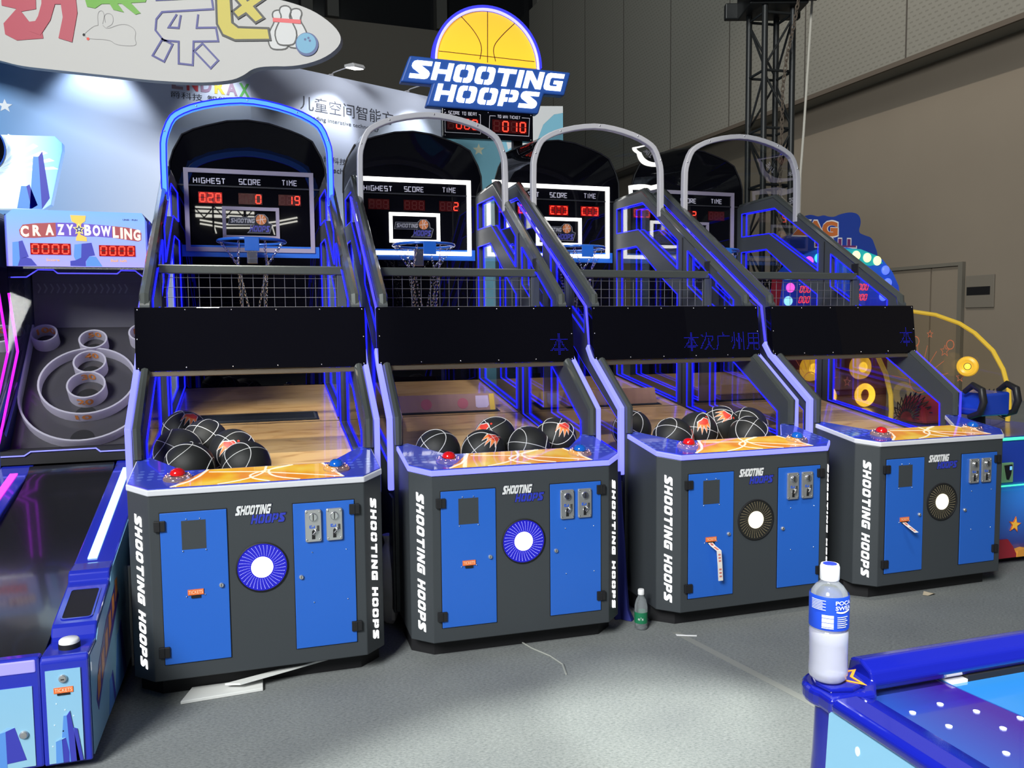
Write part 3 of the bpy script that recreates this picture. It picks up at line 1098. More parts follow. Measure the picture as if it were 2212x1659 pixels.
        for w in WINDOWS:
            MB().flat(fx, lp(inset(w, -.004)), .020, .0235).build('window_pane', PANE, sp_)
        gl = MB()
        for w in WINDOWS:
            for off in (-.003, .040):
                q = inset(w, .004)
                gl.tube([fx(sg * y, z, off) for y, z in q], .0032, 6, True)
        gl.build('edge_light', LED_BLUE, sp_)
        st = MB()
        fst = frame((s * .522, 0, 0), (0, s, 0), (0, 0, 1))
        st.strip(fst, [(sg * y, z) for y, z in [(.418, .70), (.418, 1.045), (.785, 1.292), (.845, 1.36)]], .036, 0, .026)
        st.build('light_strip', opt.get('strip_l', strip_m) if s < 0 else strip_m, T, bevel=.004)
        MB().strip(fst, [(sg * y, z) for y, z in [(.850, 1.37), (.895, 1.585), (2.12, 2.345)]], .014, 0, .012).build('upper_light_strip', LED_STRIP_BLUE, T, bevel=.003)
        # post bracket low at the side
        MB().box(min(s * .50, s * .53), max(s * .50, s * .53), .43, .55, .09, .66).build('side_bracket', GREY, T, bevel=.003)
    # message panel
    P0, P1 = Vector((0, .752, 1.284)), Vector((0, .790, 1.585))
    fp = frame(P0, (1, 0, 0), (P1 - P0).normalized())
    H = (P1 - P0).length
    pn = MB().flat(fp, [(-.538, 0), (.538, 0), (.538, H), (-.538, H)], -.055, 0).build('message_panel', GLOSS_BLACK, T, bevel=.002)
    MB().flat(fp, [(-.50, -.024), (.50, -.024), (.50, -.002), (-.50, -.002)], -.05, -.008).build('panel_lip', mat('bronze_lip', (.14, .115, .09), .35, metal=.6), pn)
    for x in (-.525, -.315, -.105, .105, .315, .525):
        screw(pn, fp, x, H - .012, .004)
        screw(pn, fp, x, .014, .004)
    for x in (-.528, .528):
        screw(pn, fp, x, H * .5, .004)
    if opt.get('msg'):
        n, x0, x1, z0, z1 = opt['msg']
        dot_text(MB(), n, fp, x0, x1, z0, z1, 16, .0011).build('message_dots', glow('blue_message_dot', (.02, .02, 1), 1.3), pn)
    # crossbar and wire guard
    cb_ = MB().box(-.478, .478, 1.226, 1.272, 1.772, 1.820).build('crossbar', GREY_GLOSS, T, bevel=.006)
    for s in (-1, 1):
        MB().box(s * .48 - .035, s * .48 + .02, 1.232, 1.268, 1.49, 1.775).build('guard_post', GREY, cb_, bevel=.004)
        MB().box(s * .492 - .022, s * .492 + .022, 1.215, 1.285, 1.80, 1.885).build('clamp', BLACK, cb_, bevel=.004)
    wm = MB()
    for k in range(17):
        x = -.44 + k * .055
        wm.tube([(x, 1.25, 1.775), (x, 1.25, 1.47)], .0014, 5)
    for k in range(6):
        z = 1.752 - k * .052
        wm.tube([(-.45, 1.247, z), (.45, 1.247, z)], .0014, 5)
    wm.build('wire_guard', WIRE, T)
    # backboard
    low = [(.505, .95), (.505, 2.30)]
    bb = MB().prism([(-.505, .95), (.505, .95)] + BOARD[::-1], 'y', 2.69, 2.712).build('backboard', GLOSS_BLACK, T)
    rim_path = [(x, 2.685, z) for x, z in BOARD]
    MB().tube(rim_path, .006, 6).build('board_edge', BLACK, bb, True)
    MB().box(-.50, .50, 2.680, 2.69, 2.464, 2.474).build('board_seam', mat('seam_grey', (.03, .03, .035), .3), bb)
    fb = front(2.689)
    FM = LED_WHITE if opt['frame'] else FRAME_OFF
    fo = MB()
    fo.strip(fb, [(-.42, 2.462), (-.42, 2.571), (.42, 2.571), (.42, 2.462)], .030, 0, .014)
    fo.strip(fb, [(-.42, 2.478 - .004), (-.42, 2.031), (.42, 2.031), (.42, 2.474)], .030, 0, .0135)
    fo.build('outer_frame', FM, bb)
    MB().strip(fb, [(-.18, 2.12), (-.18, 2.319), (.18, 2.319), (.18, 2.12), (-.192, 2.12)], .024, 0, .014).build('inner_frame', FM, bb)
    MB().flat(fb, [(-.462, 1.980), (.465, 1.980), (.465, 2.060), (-.462, 2.060)], -.002, .004).build('blue_bar', BAR_BLUE, bb)
    thin_text(MB(), fb, 'HIGHEST', -.375, -.163, 2.484, 2.524, .0066).build('board_writing', PRINT_GREY, bb)
    thin_text(MB(), fb, 'SCORE', -.075, .074, 2.486, 2.526, .0058).build('board_writing', PRINT_GREY, bb)
    thin_text(MB(), fb, 'TIME', .215, .322, 2.490, 2.530, .0058).build('board_writing', PRINT_GREY, bb)
    for s_, (x0, x1) in zip(opt['digits'], ((-.343, -.188), (-.080, .080), (.190, .345))):
        digits(bb, 'score_display', fb, s_, x0, x1, 2.350, 2.426, lean=.02)
    # board emblem
    em = MB().flat(fb, [(-.155, 2.208), (.02, 2.208), (-.03, 2.150), (.125, 2.150), (.145, 2.215), (.12, 2.225), (.115, 2.26), (.09, 2.285), (.045, 2.285), (.02, 2.262), (-.145, 2.262)], 0, .0008).build('emblem', PALE_LINE if False else mat('emblem_grey', (.20, .20, .22), .5), bb)
    MB().flat(fb, [(-.150, 2.212), (.024, 2.212), (-.020, 2.154), (.122, 2.154), (.140, 2.214), (.114, 2.222), (.110, 2.257), (.088, 2.281), (.047, 2.281), (.024, 2.258), (-.141, 2.258)], .0008, .0012).build('emblem_field', mat('emblem_dark', (.01, .012, .02), .4), em)
    MB().flat(fb, circle(.068, 2.246, .036, 24), .0012, .0018).build('emblem_ball', mat('emblem_orange', (.50, .16, .05), .5, emit=(.6, .2, .05), strength=.1), em)
    e2 = MB()
    e2.strip(fb, [(.034, 2.24), (.102, 2.252)], .003, .0018, .0024)
    e2.strip(fb, [(.06, 2.281), (.064, 2.25), (.058, 2.212)], .003, .0018, .0024)
    e2.strip(fb, smooth_loop([(.085, 2.277), (.07, 2.25), (.088, 2.218)], 2, False), .003, .0018, .0024)
    e2.build('ball_lines', PALE_LINE, em)
    stencil(MB(), fb, 'SHOOTING', -.138, .026, 2.220, 2.252, .15, .0012, .0022).build('emblem_letters', mat('emblem_white', (.34, .34, .37), .5, emit=(.5, .5, .55), strength=.1), em)
    stencil(MB(), fb, 'HOOPS', -.012, .126, 2.160, 2.204, .15, .0012, .0022).build('emblem_letters', mat('emblem_blue', (.05, .05, .30), .5, emit=(.15, .15, .6), strength=.1), em)
    # rim, its blue plate and chains
    rc = Vector((0, 2.335, 2.056))
    rm = MB().torus(rc, (0, 0, 1), .215, .0105, 48, 10).build('rim', HOOP_BLUE, T, True)
    MB().box(-.045, .045, 2.104, 2.112, 1.975, 2.062).build('rim_plate', HOOP_BLUE, rm, bevel=.003)
    MB().box(-.035, .035, 2.53, 2.69, 1.925, 1.965).box(-.035, .035, 2.535, 2.62, 1.955, 2.05).build('rim_bracket', mat('brushed_bracket', (.5, .5, .52), .25, metal=1), rm, bevel=.003)
    hk = [rc + Vector((math.cos(t) * .212, math.sin(t) * .212, -.008)) for t in [math.pi * (2 * k + 1) / 8 for k in range(8)]]
    mid_ = [rc + Vector((math.cos(t) * .130, math.sin(t) * .130, -.155)) for t in [math.pi * (2 * k + 2) / 8 for k in range(8)]]
    low_ = [rc + Vector((math.cos(t) * .085, math.sin(t) * .085, -.44)) for t in [math.pi * (2 * k + 1) / 8 for k in range(8)]]
    for k in range(8):
        chain(rm, [hk[k], mid_[k if k % 2 == 0 else k - 1]])
        if k % 2 == 0:
            chain(rm, [mid_[k], low_[k]])
            chain(rm, [mid_[k], low_[(k + 1) % 8]])
    # hood
    ap = smooth_loop([(x, 1.90, z) for x, z in ARCH], 1, False)
    am = MB()
    n = len(ap)
    ring = []
    for k, p in enumerate(ap):
        p = Vector(p)
        t = (Vector(ap[min(k + 1, n - 1)]) - Vector(ap[max(k - 1, 0)])).normalized()
        nn = Vector((-t.z, 0, t.x))
        ring += [p + nn * .006 + Vector((0, -.012, 0)), p + nn * .006 + Vector((0, .035, 0)), p - nn * .030 + Vector((0, .035, 0)), p - nn * .030 + Vector((0, -.012, 0))]
    ff = [(4 * k + a_, 4 * k + (a_ + 1) % 4, 4 * k + 4 + (a_ + 1) % 4, 4 * k + 4 + a_) for k in range(n - 1) for a_ in range(4)] + [(0, 1, 2, 3), tuple(4 * (n - 1) + a_ for a_ in range(4))]
    ar = am.add(ring, ff).build('hood_arch', ARCH_LIT if opt['arch'] else ARCH_GREY, T, bevel=.006)
    if opt['arch']:
        el = MB()
        for off, yy in ((.004, 1.886), (-.028, 1.886)):
            q = []
            for k in range(n):
                t = (Vector(ap[min(k + 1, n - 1)]) - Vector(ap[max(k - 1, 0)])).normalized()
                v_ = Vector(ap[k]) + Vector((-t.z, 0, t.x)) * off
                q.append((v_.x, yy, v_.z))
            el.tube(q, .0042, 6)
        el.build('arch_edge_light', LED_BLUE, ar)
    for k in (0, 2, 5, 7, 9, 12, 14):
        x, z = ARCH[k]
        x *= .972
        z -= .012 if 3 < k < 11 else -.02
        screw(ar, front(1.886), x, z, .005)
    m_ = MB()
    secs = []
    ns = len(ARCH)
    for yy in (1.93, 2.2, 2.69):
        t = (yy - 1.93) / (2.69 - 1.93)
        sec = []
        for (xa, za), (xb, zb) in zip(ARCH, BOARD if len(BOARD) == ns else ARCH):
            z = za + (zb - za) * t
            lo = 2.30 + (yy - 1.93) / .27 * .17 if yy < 2.2 else 2.468
            sec.append((xa + (xb - xa) * t, yy, max(z, lo)))
        secs.append(sec)
    vv = [p for s_ in secs for p in s_]
    m_.add(vv, [(r_ * ns + k, r_ * ns + k + 1, (r_ + 1) * ns + k + 1, (r_ + 1) * ns + k) for r_ in range(2) for k in range(ns - 1)])
    hs = m_.build('hood_shell', HOOD_GLASS, T, True)
    return T


M1 = machine(0, 'grey basketball machine nearest the bowling lane, its hood arch lit ice blue, score display 020', dict(trim=False, spk='blue', frame=False, arch=True, digits=('020', '  0', ' 19')))
M2 = machine(1, 'grey basketball machine second in the row, white glowing frame, time display showing 2', dict(trim=True, spk='blue', frame=True, arch=False, digits=('   ', '   ', '  2'), msg=('本', .400, .505, .035, .155)))
M3 = machine(2, 'grey basketball machine third in the row with long ticket strip and bracket-shaped red digits', dict(trim=True, spk='warm', frame=True, arch=False, digits=('[=]', '[=]', '[=]'), msg=('本次广州用', .03, .535, .04, .15)))
M4 = machine(3, 'grey basketball machine last in the row on the right, unlit frame, white console edge', dict(trim=False, spk='warm', frame=False, arch=False, digits=('   ', '  2', '   '), strip=LED_STRIP_BLUE, strip_l=LED_STRIP, msg=('本', .415, .515, .04, .165)))


def at(i, x, y, z=0.0):
    tx, ty, a = MACH[i]
    return Vector((tx + math.cos(a) * x - math.sin(a) * y, ty + math.sin(a) * x + math.cos(a) * y, z))


# ------------------------------------------------------------------ basketballs
R_B = .110


def make_ball(name_loc, rot, flame, label, group):
    """a rubber ball, seam lines, and a flame emblem around the given direction"""
    o = MB().sphere((0, 0, 0), R_B, 36, 22).build('basketball', RUBBER, None, True)
    sm = MB()
    rs = R_B + .0004
    w = .0017

    def ring(fn, n=56):
        sm.tube([Vector(fn(2 * math.pi * k / n)).normalized() * rs for k in range(n)], w, 5, True)
    ring(lambda t: (math.cos(t), math.sin(t), 0))
    ring(lambda t: (math.cos(t), 0, math.sin(t)))
    for s in (-1, 1):
        ring(lambda t: (s * (.62 + .16 * math.cos(2 * t)), .85 * math.cos(t), .85 * math.sin(t)))
    sm.build('seam', SEAM, o, True)
    if flame:
        d = Vector(flame).normalized()
        ux = d.cross(Vector((0, .3, 1))).normalized()
        uy = ux.cross(d) * -1
        uy = d.cross(ux)

        def fr(a, b, e=0.0):
            p = d * R_B + ux * a + uy * b
            return p.normalized() * (R_B + .0006 + e)

        def patch(m, pts, e):
            # fan of small triangles so the print follows the ball
            c = (sum(p[0] for p in pts) / len(pts), sum(p[1] for p in pts) / len(pts))
            dense = []
            for k in range(len(pts)):
                a, b = pts[k], pts[(k + 1) % len(pts)]
                for t in (0, .34, .67):
                    dense.append((a[0] + (b[0] - a[0]) * t, a[1] + (b[1] - a[1]) * t))
            v = [fr(*c, e)]
            L = 4
            for q in range(1, L + 1):
                v += [fr(c[0] + (p[0] - c[0]) * q / L, c[1] + (p[1] - c[1]) * q / L, e) for p in dense]
            n = len(dense)
            f = [(0, 1 + k, 1 + (k + 1) % n) for k in range(n)]
            for q in range(L - 1):
                f += [(1 + q * n + k, 1 + (q + 1) * n + k, 1 + (q + 1) * n + (k + 1) % n, 1 + q * n + (k + 1) % n) for k in range(n)]
            m.add(v, f)
        m0, m1, m2 = MB(), MB(), MB()
        tongues = [[(-.030, -.02), (-.036, .03), (-.014, .004)], [(-.018, -.004), (-.012, .052), (.004, .004)], [(.0, .0), (.020, .060), (.018, .0)], [(.012, -.004), (.046, .036), (.030, -.014)]]
        for t in tongues:
            patch(m0, [(t[0][0] - .004, t[0][1] - .004), (t[1][0], t[1][1] + .007), (t[2][0] + .004, t[2][1] - .004)], 0)
            patch(m1, t, .0006)
        patch(m0, [(-.038, -.034), (-.034, .0), (-.01, .012), (.026, .004), (.036, -.018), (.010, -.030), (-.010, -.046)], .0002)
        patch(m2, [(-.034, -.030), (-.030, -.004), (-.008, .006), (.020, .0), (.028, -.016), (.006, -.024), (-.010, -.040)], .0009)
        patch(m2, circle(-.034, -.052, .008, 10), .0009)
        em = m0.build('emblem', PALE_LINE, o)
        m1.build('flame_tongues', FLAME_ORANGE, em)
        m2.build('flame_body', FLAME_RED, em)
    o.location = name_loc
    o.rotation_euler = rot
    return tag(o, label, 'basketball', group)


def ball_at(i, x, y, rot, flame, label, group):
    p = at(i, x, y, lane_z(y) + R_B * 1.0098 + .001)
    f = None
    if flame:
        # emblem direction given in the machine's frame, turned into the ball's own frame
        from mathutils import Euler
        d = at(i, *flame[:2], 0) - at(i, 0, 0, 0)
        d.z = flame[2]
        f = Euler(rot).to_matrix().inverted() @ d
    return make_ball(p, rot, f, label, group)


G1, G2, G3 = 'basketballs on the first lane', 'basketballs on the second lane', 'basketballs on the third lane'
ball_at(0, -.362, 1.060, (.3, .4, .8), (.35, -.6, .75), 'black basketball farthest back in the heap on the first lane, flame print turned up', G1)
ball_at(0, -.362, .700, (1.2, .5, .1), None, 'black basketball by the left wall of the first lane, white curved seam on top', G1)
ball_at(0, -.250, .858, (.2, .9, 1.4), None, 'black basketball with two upright seams in the middle of the heap on the first lane', G1)
ball_at(0, -.117, .652, (.9, .2, 2.2), (-.18, -.9, .35), 'black basketball with flame print behind the right front ball of the first lane', G1)
ball_at(0, -.297, .456, (.4, .7, .3), None, 'black basketball behind the red button of the first machine, crossing white seams', G1)
ball_at(0, -.055, .432, (.7, .3, 1.0), None, 'black basketball at the right front of the heap on the first lane', G1)
ball_at(1, -.295, .458, (.6, .5, .9), None, 'black basketball alone at the left of the second lane, crossing white seams', G2)
ball_at(1, .052, .655, (.2, 1.0, .4), (-.75, -.4, .5), 'black basketball farthest back on the second lane, half hidden by two others', G2)
ball_at(1, -.075, .416, (.8, .2, 1.2), (.22, -.7, .65), 'black basketball with large flame print in the middle front of the second lane', G2)
ball_at(1, .166, .433, (1.3, .3, .3), None, 'plain black basketball between the two flame print balls of the second lane', G2)
ball_at(1, .362, .575, (.5, .9, 1.8), (.12, -.75, .6), 'black basketball with flame print by the right window of the second lane', G2)
ball_at(2, -.352, .665, (.4, .3, 1.1), None, 'black basketball at the far left of the third lane, beside its front post', G3)
ball_at(2, -.207, .462, (1.0, .6, .2), (.75, -.55, .1), 'black basketball at the left front of the third lane behind the red button', G3)
ball_at(2, .002, .560, (.3, .2, 2.0), (-.15, -.8, .45), 'black basketball in the middle of the third lane, thin red print on its front', G3)
ball_at(2, .214, .665, (.9, .9, .6), (-.25, -.75, .6), 'black basketball farthest back on the third lane, upright flame print', G3)
ball_at(2, .362, .610, (1.4, .2, .8), None, 'black basketball by the right window of the third lane, behind another ball', G3)
ball_at(2, .236, .415, (.7, .8, 1.6), None, 'black basketball at the right front of the third lane, near the blue button', G3)

# cardboard laid against the ball counters of the second and third machine
CARD = mat('brown_cardboard', (.30, .175, .13), .85, noise=.12, nscale=8)
CARD2 = mat('mauve_printed_card', (.33, .20, .19), .7, noise=.1, nscale=6)


def card(i, m, label):
    o = thing('cardboard_strip', at(i, 0, 1.67, lane_z(1.67) + .002), MACH[i][2], label, 'cardboard', 'cardboard strips on the lanes')
    MB().prism([(0, 0), (.012, .0), (.052, .11), (.040, .11)], 'x', -.335, .335).build('card_face', m, o)
    for s in (-1, 1):
        MB().prism([(0, 0), (.13, .020), (.045, .11)], 'x', s * .335 - .004, s * .335 + .004).build('card_flap', m, o)
    return o


c2 = card(1, CARD2, 'mauve printed cardboard strip with pink spots standing on the second lane')
fk = frame((0, -.0006, 0), (1, 0, 0), Vector((0, .040, .11)).normalized())
PINK = mat('pink_print', (.42, .12, .17), .7)
for x, r in ((-.12, .036), (.12, .036)):
    MB().flat(fk, circle(x, .055, r, 20), 0, .0008).build('pink_spot', PINK, c2)
MB().flat(fk, [(.205, .03), (.22, .022), (.28, .022), (.295, .04), (.292, .104), (.208, .104)], 0, .0008).build('lilac_patch', mat('lilac', (.5, .42, .62), .6), c2)
for x in (-.333, .30):
    MB().flat(fk, [(x, .004), (x + .033, .004), (x + .033, .114), (x, .114)], 0, .0007).build('yellow_tape', mat('yellow_tape', (.62, .42, .06), .5), c2)
card(2, CARD, 'plain brown cardboard strip standing on the third lane')

# ------------------------------------------------------------------ hanging ticket strips, floor litter
TICKET = mat('ticket_paper', (.82, .77, .74), .8)
INK = mat('red_ink', (.65, .2, .16), .7)


def tickets(i, pts, label, w=.026):
    o = thing('ticket_strip', (MACH[i][0], MACH[i][1], 0), MACH[i][2], label, 'tickets', 'paper tickets hanging from the slots')
    m = MB()
    v = []
    for (x, y, z) in pts:
        v += [(x - w / 2, y, z), (x + w / 2, y, z)]
    n = len(pts)
    m.add(v + [(a, b - .0006, c) for a, b, c in v], [(2 * k, 2 * k + 1, 2 * k + 3, 2 * k + 2) for k in range(n - 1)] + [(2 * n + 2 * k, 2 * n + 2 * k + 1, 2 * n + 2 * k + 3, 2 * n + 2 * k + 2) for k in range(n - 1)])
    m.build('paper', TICKET, o)
    for k in range(n - 1):
        a, b = Vector(pts[k]), Vector(pts[k + 1])
        fr = frame((a + b) / 2 + Vector((0, -.0012, 0)), (1, 0, 0), (a - b).normalized())
        L = (a - b).length
        q = MB()
        for t in (-.22, 0, .22):
            q.flat(fr, [(-.006, t * L - .004), (.007, t * L - .004), (.007, t * L + .004), (-.006, t * L + .004)], 0, .0004)
        q.build('ticket_print', INK, o)
    return o


tickets(2, [(-.262, -.012, .421), (-.258, -.03, .410), (-.234, -.045, .388), (-.228, -.045, .318), (-.220, -.04, .237)], 'long pink printed ticket strip hanging from the slot of the third machine')
tickets(3, [(-.262, -.012, .421), (-.255, -.03, .408), (-.214, -.05, .372)], 'short white ticket hanging from the slot of the last machine')

FOAM = mat('white_foam_board', (.72, .73, .72), .7)
f1 = thing('foam_board', at(0, 0, 0, 0), MACH[0][2], 'flat white foam board lying under the front of the first machine', 'board', 'foam boards under the first machine')
MB().prism([(-.325, -.045), (-.012, -.022), (-.012, .08), (-.29, .08)], 'z', .001, .014).build('board', FOAM, f1, bevel=.002)
f2 = thing('foam_board', at(0, 0, 0, 0), MACH[0][2], 'tilted white foam board jammed between carpet and underside of the first machine', 'board', 'foam boards under the first machine')
MB().prism([(-.16, .02), (-.10, -.010), (.34, .072), (.30, .083)], 'z', lambda p: .028 + max(0, p[0] + .16) * .085, lambda p: .036 + max(0, p[0] + .16) * .085).build('board', FOAM, f2)

pp = thing('paper_strip', (.82, 3.78, 0), -.12, 'narrow white paper strip on the carpet before the third machine', 'litter')
MB().prism([(-.05, .008), (-.046, -.006), (.048, -.004), (.05, .004), (0, .002)], 'z', .001, .005).build('strip', WHITE, pp)
LEAFM = mat('tan_leaf', (.42, .36, .27), .8)
lf = thing('dry_leaf', (2.255, 4.33, 0), .3, 'crumpled tan scrap on the carpet before the last machine', 'litter')
MB().add([(-.04, 0, .004), (-.012, .022, .016), (.02, .012, .008), (.045, -.004, .003), (.012, -.02, .012), (-.02, -.016, .003)], [(0, 1, 5), (1, 4, 5), (1, 2, 4), (2, 3, 4)]).build('scrap', LEAFM, lf)
wt = thing('white_scuff_cord', (.14, 3.55, 0), 0, 'pale thread lying on the carpet before the second machine', 'litter')
MB().tube([(-.11, .17, .004), (-.06, .09, .004), (.02, 0, .004), (.07, -.09, .004), (.078, -.19, .004)], .0045, 5).build('thread', mat('pale_thread', (.30, .31, .29), .9), wt)
tp = thing('floor_tape', (1.12, 3.20, 0), 0, 'long pale adhesive strip stuck diagonally on the carpet right of centre', 'tape')
MB().prism([(-.36, .62), (-.325, .63), (.80, -1.55), (.755, -1.56)], 'z', .0005, .0015).build('tape', mat('pale_tape', (.235, .243, .232), .9), tp)

bg = thing('white_bag', at(0, .605, .62, 0), MACH[0][2], 'white plastic bag tucked in the dark gap between the first and second machine', 'bag')
m = MB()
v = []
secs = [(.001, .030, .06), (.03, .046, .09), (.15, .052, .10), (.28, .046, .09), (.36, .03, .05), (.40, .014, .02), (.44, .024, .03)]
for z, a, b in secs:
    v += [(math.cos(t) * a * (1 + .12 * math.sin(3 * t + z * 9)), math.sin(t) * b * (1 + .15 * math.sin(4 * t + z * 7)), z) for t in [2 * math.pi * k / 20 for k in range(20)]]
m.add(v, [(r_ * 20 + k, r_ * 20 + (k + 1) % 20, (r_ + 1) * 20 + (k + 1) % 20, (r_ + 1) * 20 + k) for r_ in range(len(secs) - 1) for k in range(20)] + [tuple(range(20)), tuple(range(120, 140))])
m.build('bag_skin', mat('white_film', (.72, .72, .76), .4), bg, True)
cd_ = thing('white_conduit', at(0, -.5575, .425, 0), MACH[0][2], 'thin white tube standing between the bowling machine and the first basketball machine', 'tube')
MB().tube([(0, 0, .002), (0, 0, .22), (0, 0, .45)], .0055, 8).build('tube', WHITE, cd_, True)
cl = thing('blue_cloth', at(1, .60, .30, 0), MACH[1][2], 'dark blue cloth draped in the gap right of the second machine', 'cloth')
m = MB()
v = []
secs = [(.74, .012, .010), (.60, .016, .02), (.40, .030, .03), (.2, .036, .05), (.05, .042, .07), (.002, .06, .10)]
for z, a, b in secs:
    v += [(math.cos(t) * a * (1 + .25 * math.sin(5 * t)), math.sin(t) * b * (1 + .25 * math.sin(4 * t)), z) for t in [2 * math.pi * k / 20 for k in range(20)]]
m.add(v, [(r_ * 20 + k, r_ * 20 + (k + 1) % 20, (r_ + 1) * 20 + (k + 1) % 20, (r_ + 1) * 20 + k) for r_ in range(len(secs) - 1) for k in range(20)] + [tuple(range(20))])
m.build('drape', mat('dark_blue_cloth', (.012, .018, .20), .7), cl, True)

# ------------------------------------------------------------------ bottles
CLEAR = glass('clear_bottle', (.95, .98, .99), .95, 1.0, .06)
_nt = CLEAR.node_tree
_d = _nt.nodes.new('ShaderNodeBsdfDiffuse')
_d.inputs[0].default_value = (.75, .80, .84, 1)
_m = _nt.nodes.new('ShaderNodeMixShader')
_m.inputs[0].default_value = .15
_o = [n for n in _nt.nodes if n.type == 'OUTPUT_MATERIAL'][0]
_src = _o.inputs[0].links[0].from_socket
_nt.links.new(_src, _m.inputs[1])
_nt.links.new(_d.outputs[0], _m.inputs[2])
_nt.links.new(_m.outputs[0], _o.inputs[0])
wb2 = thing('water_bottle', (.619, 3.88, 0), 0, 'small clear water bottle with green label on the carpet between two machines', 'bottle')
MB().lathe([(.0005, .002), (.026, .0), (.031, .006), (.0315, .03), (.030, .055), (.0315, .08), (.0315, .11), (.030, .122), (.024, .145), (.015, .162), (.0125, .170), (.0125, .178)], n=28).build('bottle_body', CLEAR, wb2, True)
MB().lathe([(.0322, .034), (.0322, .088)], n=28, cap=False).build('label', mat('green_label', (.012, .17, .075), .4), wb2, True)
MB().lathe([(.0155, .172), (.0158, .174), (.0158, .193), (.014, .197), (.0005, .197)], n=24).build('cap', WHITE, wb2, True)
wr = .0326


def wrap(o, z0, r, a0):
    def f(a, b, d=0.0):
        t = a0 + a / r
        return Vector((math.cos(t) * (r + d), math.sin(t) * (r + d), z0 + b))
    return f


text(MB(), "e's", wrap(0, 0, wr, -1.72), -.015, .012, .052, .066).build('label_writing', WHITE, wb2)

bo = thing('drink_bottle', (.623, 1.573, .7808), 0, 'sports drink bottle with blue label and cloudy contents on the air hockey corner', 'bottle')
LIQ = mat('cloudy_drink', (.60, .61, .74), .12, trans=.45, coat=.5)
MB().lathe([(.0005, .004), (.030, .0), (.0365, .007), (.037, .02), (.036, .05), (.037, .075), (.037, .098), (.0345, .103), (.037, .108), (.037, .152)], n=36).build('bottle_body', LIQ, bo, True)
MB().lathe([(.037, .150), (.0365, .165), (.033, .178), (.026, .188), (.018, .195), (.0165, .200), (.0165, .206)], n=36, cap=False).build('bottle_shoulder', CLEAR, bo, True)
lb = MB().lathe([(.0376, .108), (.0378, .112), (.0378, .170), (.0366, .174)], n=36, cap=False).build('label', mat('blue_bottle_label', (.012, .06, .52), .35), bo, True)
LW = mat('label_white', (.72, .75, .85), .5)
wl = wrap(0, 0, .0381, -1.95)
text(MB(), 'POCA', wl, .012, .048, .160, .168, bold=.02).build('label_writing', LW, lb)
text(MB(), 'SWEA', wl, .012, .048, .150, .158, bold=.02).build('label_writing', LW, lb)
def wl_bar(m, a0, a1, b0, b1):
    n = max(2, int(abs(a1 - a0) / .003))
    m.strip(wl, [(a0 + (a1 - a0) * k / n, (b0 + b1) / 2) for k in range(n + 1)], b1 - b0, .0001, .0005)


MB().strip(wl, [(.014 + .004 * k, .1465 - .002 * math.sin(k * .5)) for k in range(9)], .003, .0001, .0005).build('label_wave', LW, lb)
bc = MB()
for k in range(9):
    wl_bar(bc, -.013, .009, .1125 + k * .0030, .1125 + k * .0030 + (.0025 if k % 3 else .0017))
bc.build('barcode', LW, lb)
sm_ = MB()
for k in range(7):
    wl_bar(sm_, -.036, -.006 - .006 * (k % 2), .148 + k * .003, .1492 + k * .003)
    if k < 6:
        wl_bar(sm_, .016, .036 + .004 * (k % 2), .115 + k * .004, .1162 + k * .004)
sm_.build('small_print', LW, lb)
cp = MB().lathe([(.0178, .200), (.0185, .202), (.0185, .226), (.0165, .231), (.0005, .231)], n=28).build('cap', WHITE, bo, True)
MB().lathe([(.0135, 0), (.0130, .0008), (.0005, .0008)], (0, 0, .231), n=24).build('cap_disc', mat('cap_blue', (.02, .04, .5), .4), cp, True)

# ------------------------------------------------------------------ air hockey table, bottom right
AB = mat('royal_blue_gloss', (.005, .009, .24), .16, coat=1.0)
ah = thing('air_hockey_table', (.598, 1.575, 0), YAW, 'royal blue air hockey table with pale blue side at the bottom right', 'air hockey table')
pl = [(.046 + .070 * math.cos(t), -.012 + .066 * math.sin(t)) for t in [math.pi * (.42 + .70 * k / 12) for k in range(13)]]
MB().prism([(.135, .030), (.09, .052)] + pl + [(-.020, -.075), (.085, -.075), (.120, -.035)], 'z', .735, .770).build('corner_plate', AB, ah, bevel=.010, seg=3)
MB().prism([(.100, .028), (.055, .040), (.010, .025), (-.010, -.015), (-.004, -.05), (.04, -.062), (.085, -.045)], 'z', .769, .779).build('bottle_rest', AB, ah, bevel=.004)
MB().lathe([(.040, .02), (.044, .10), (.050, .30), (.046, .48), (.034, .64), (.030, .74)], (.022, -.022, 0), n=28).build('corner_leg', AB, ah, True)
st_ = MB()
st_.strip(frame((.055, -.012, .7795), (1, 0, 0), (0, 1, 0)), star(0, 0, .046, .018, 4, 20) + star(0, 0, .046, .018, 4, 20)[:2], .006, 0, .0008)
st_.build('corner_star', mat('star_orange', (.8, .3, .02), .3, coat=1.0), ah)
MB().prism([(-.020, .742), (-.032, .760), (-.022, .784), (.008, .799), (.038, .792), (.050, .742)][::-1], 'x', .115, 1.30).build('back_rail', AB, ah, bevel=.006, seg=3)
MB().prism([(.100, .735), (.080, .758), (.03, .774), (-.014, .774), (-.024, .766), (-.024, .752), (-.01, .742)], 'y', -.85, -.078).build('side_rail', AB, ah, bevel=.005, seg=3)
PLAY = make_gradient('air_hockey_art', 0, .09, .30, (.012, .055, .27), (.028, .008, .17), rough=.14, emit=.04, coat=.6)
pf = MB().box(.06, 1.30, -.85, .045, .70, .730).build('playing_field', PLAY, ah)
MB().prism([(.312, .02), (1.30, .02), (1.30, -.62), (.40, -.62), (.345, -.25), (.325, -.10)], 'z', .730, .7312).build('pale_field', mat('pale_blue_field', (.018, .14, .40), .12, emit=(.05, .3, .8), strength=.04, coat=.6), pf)
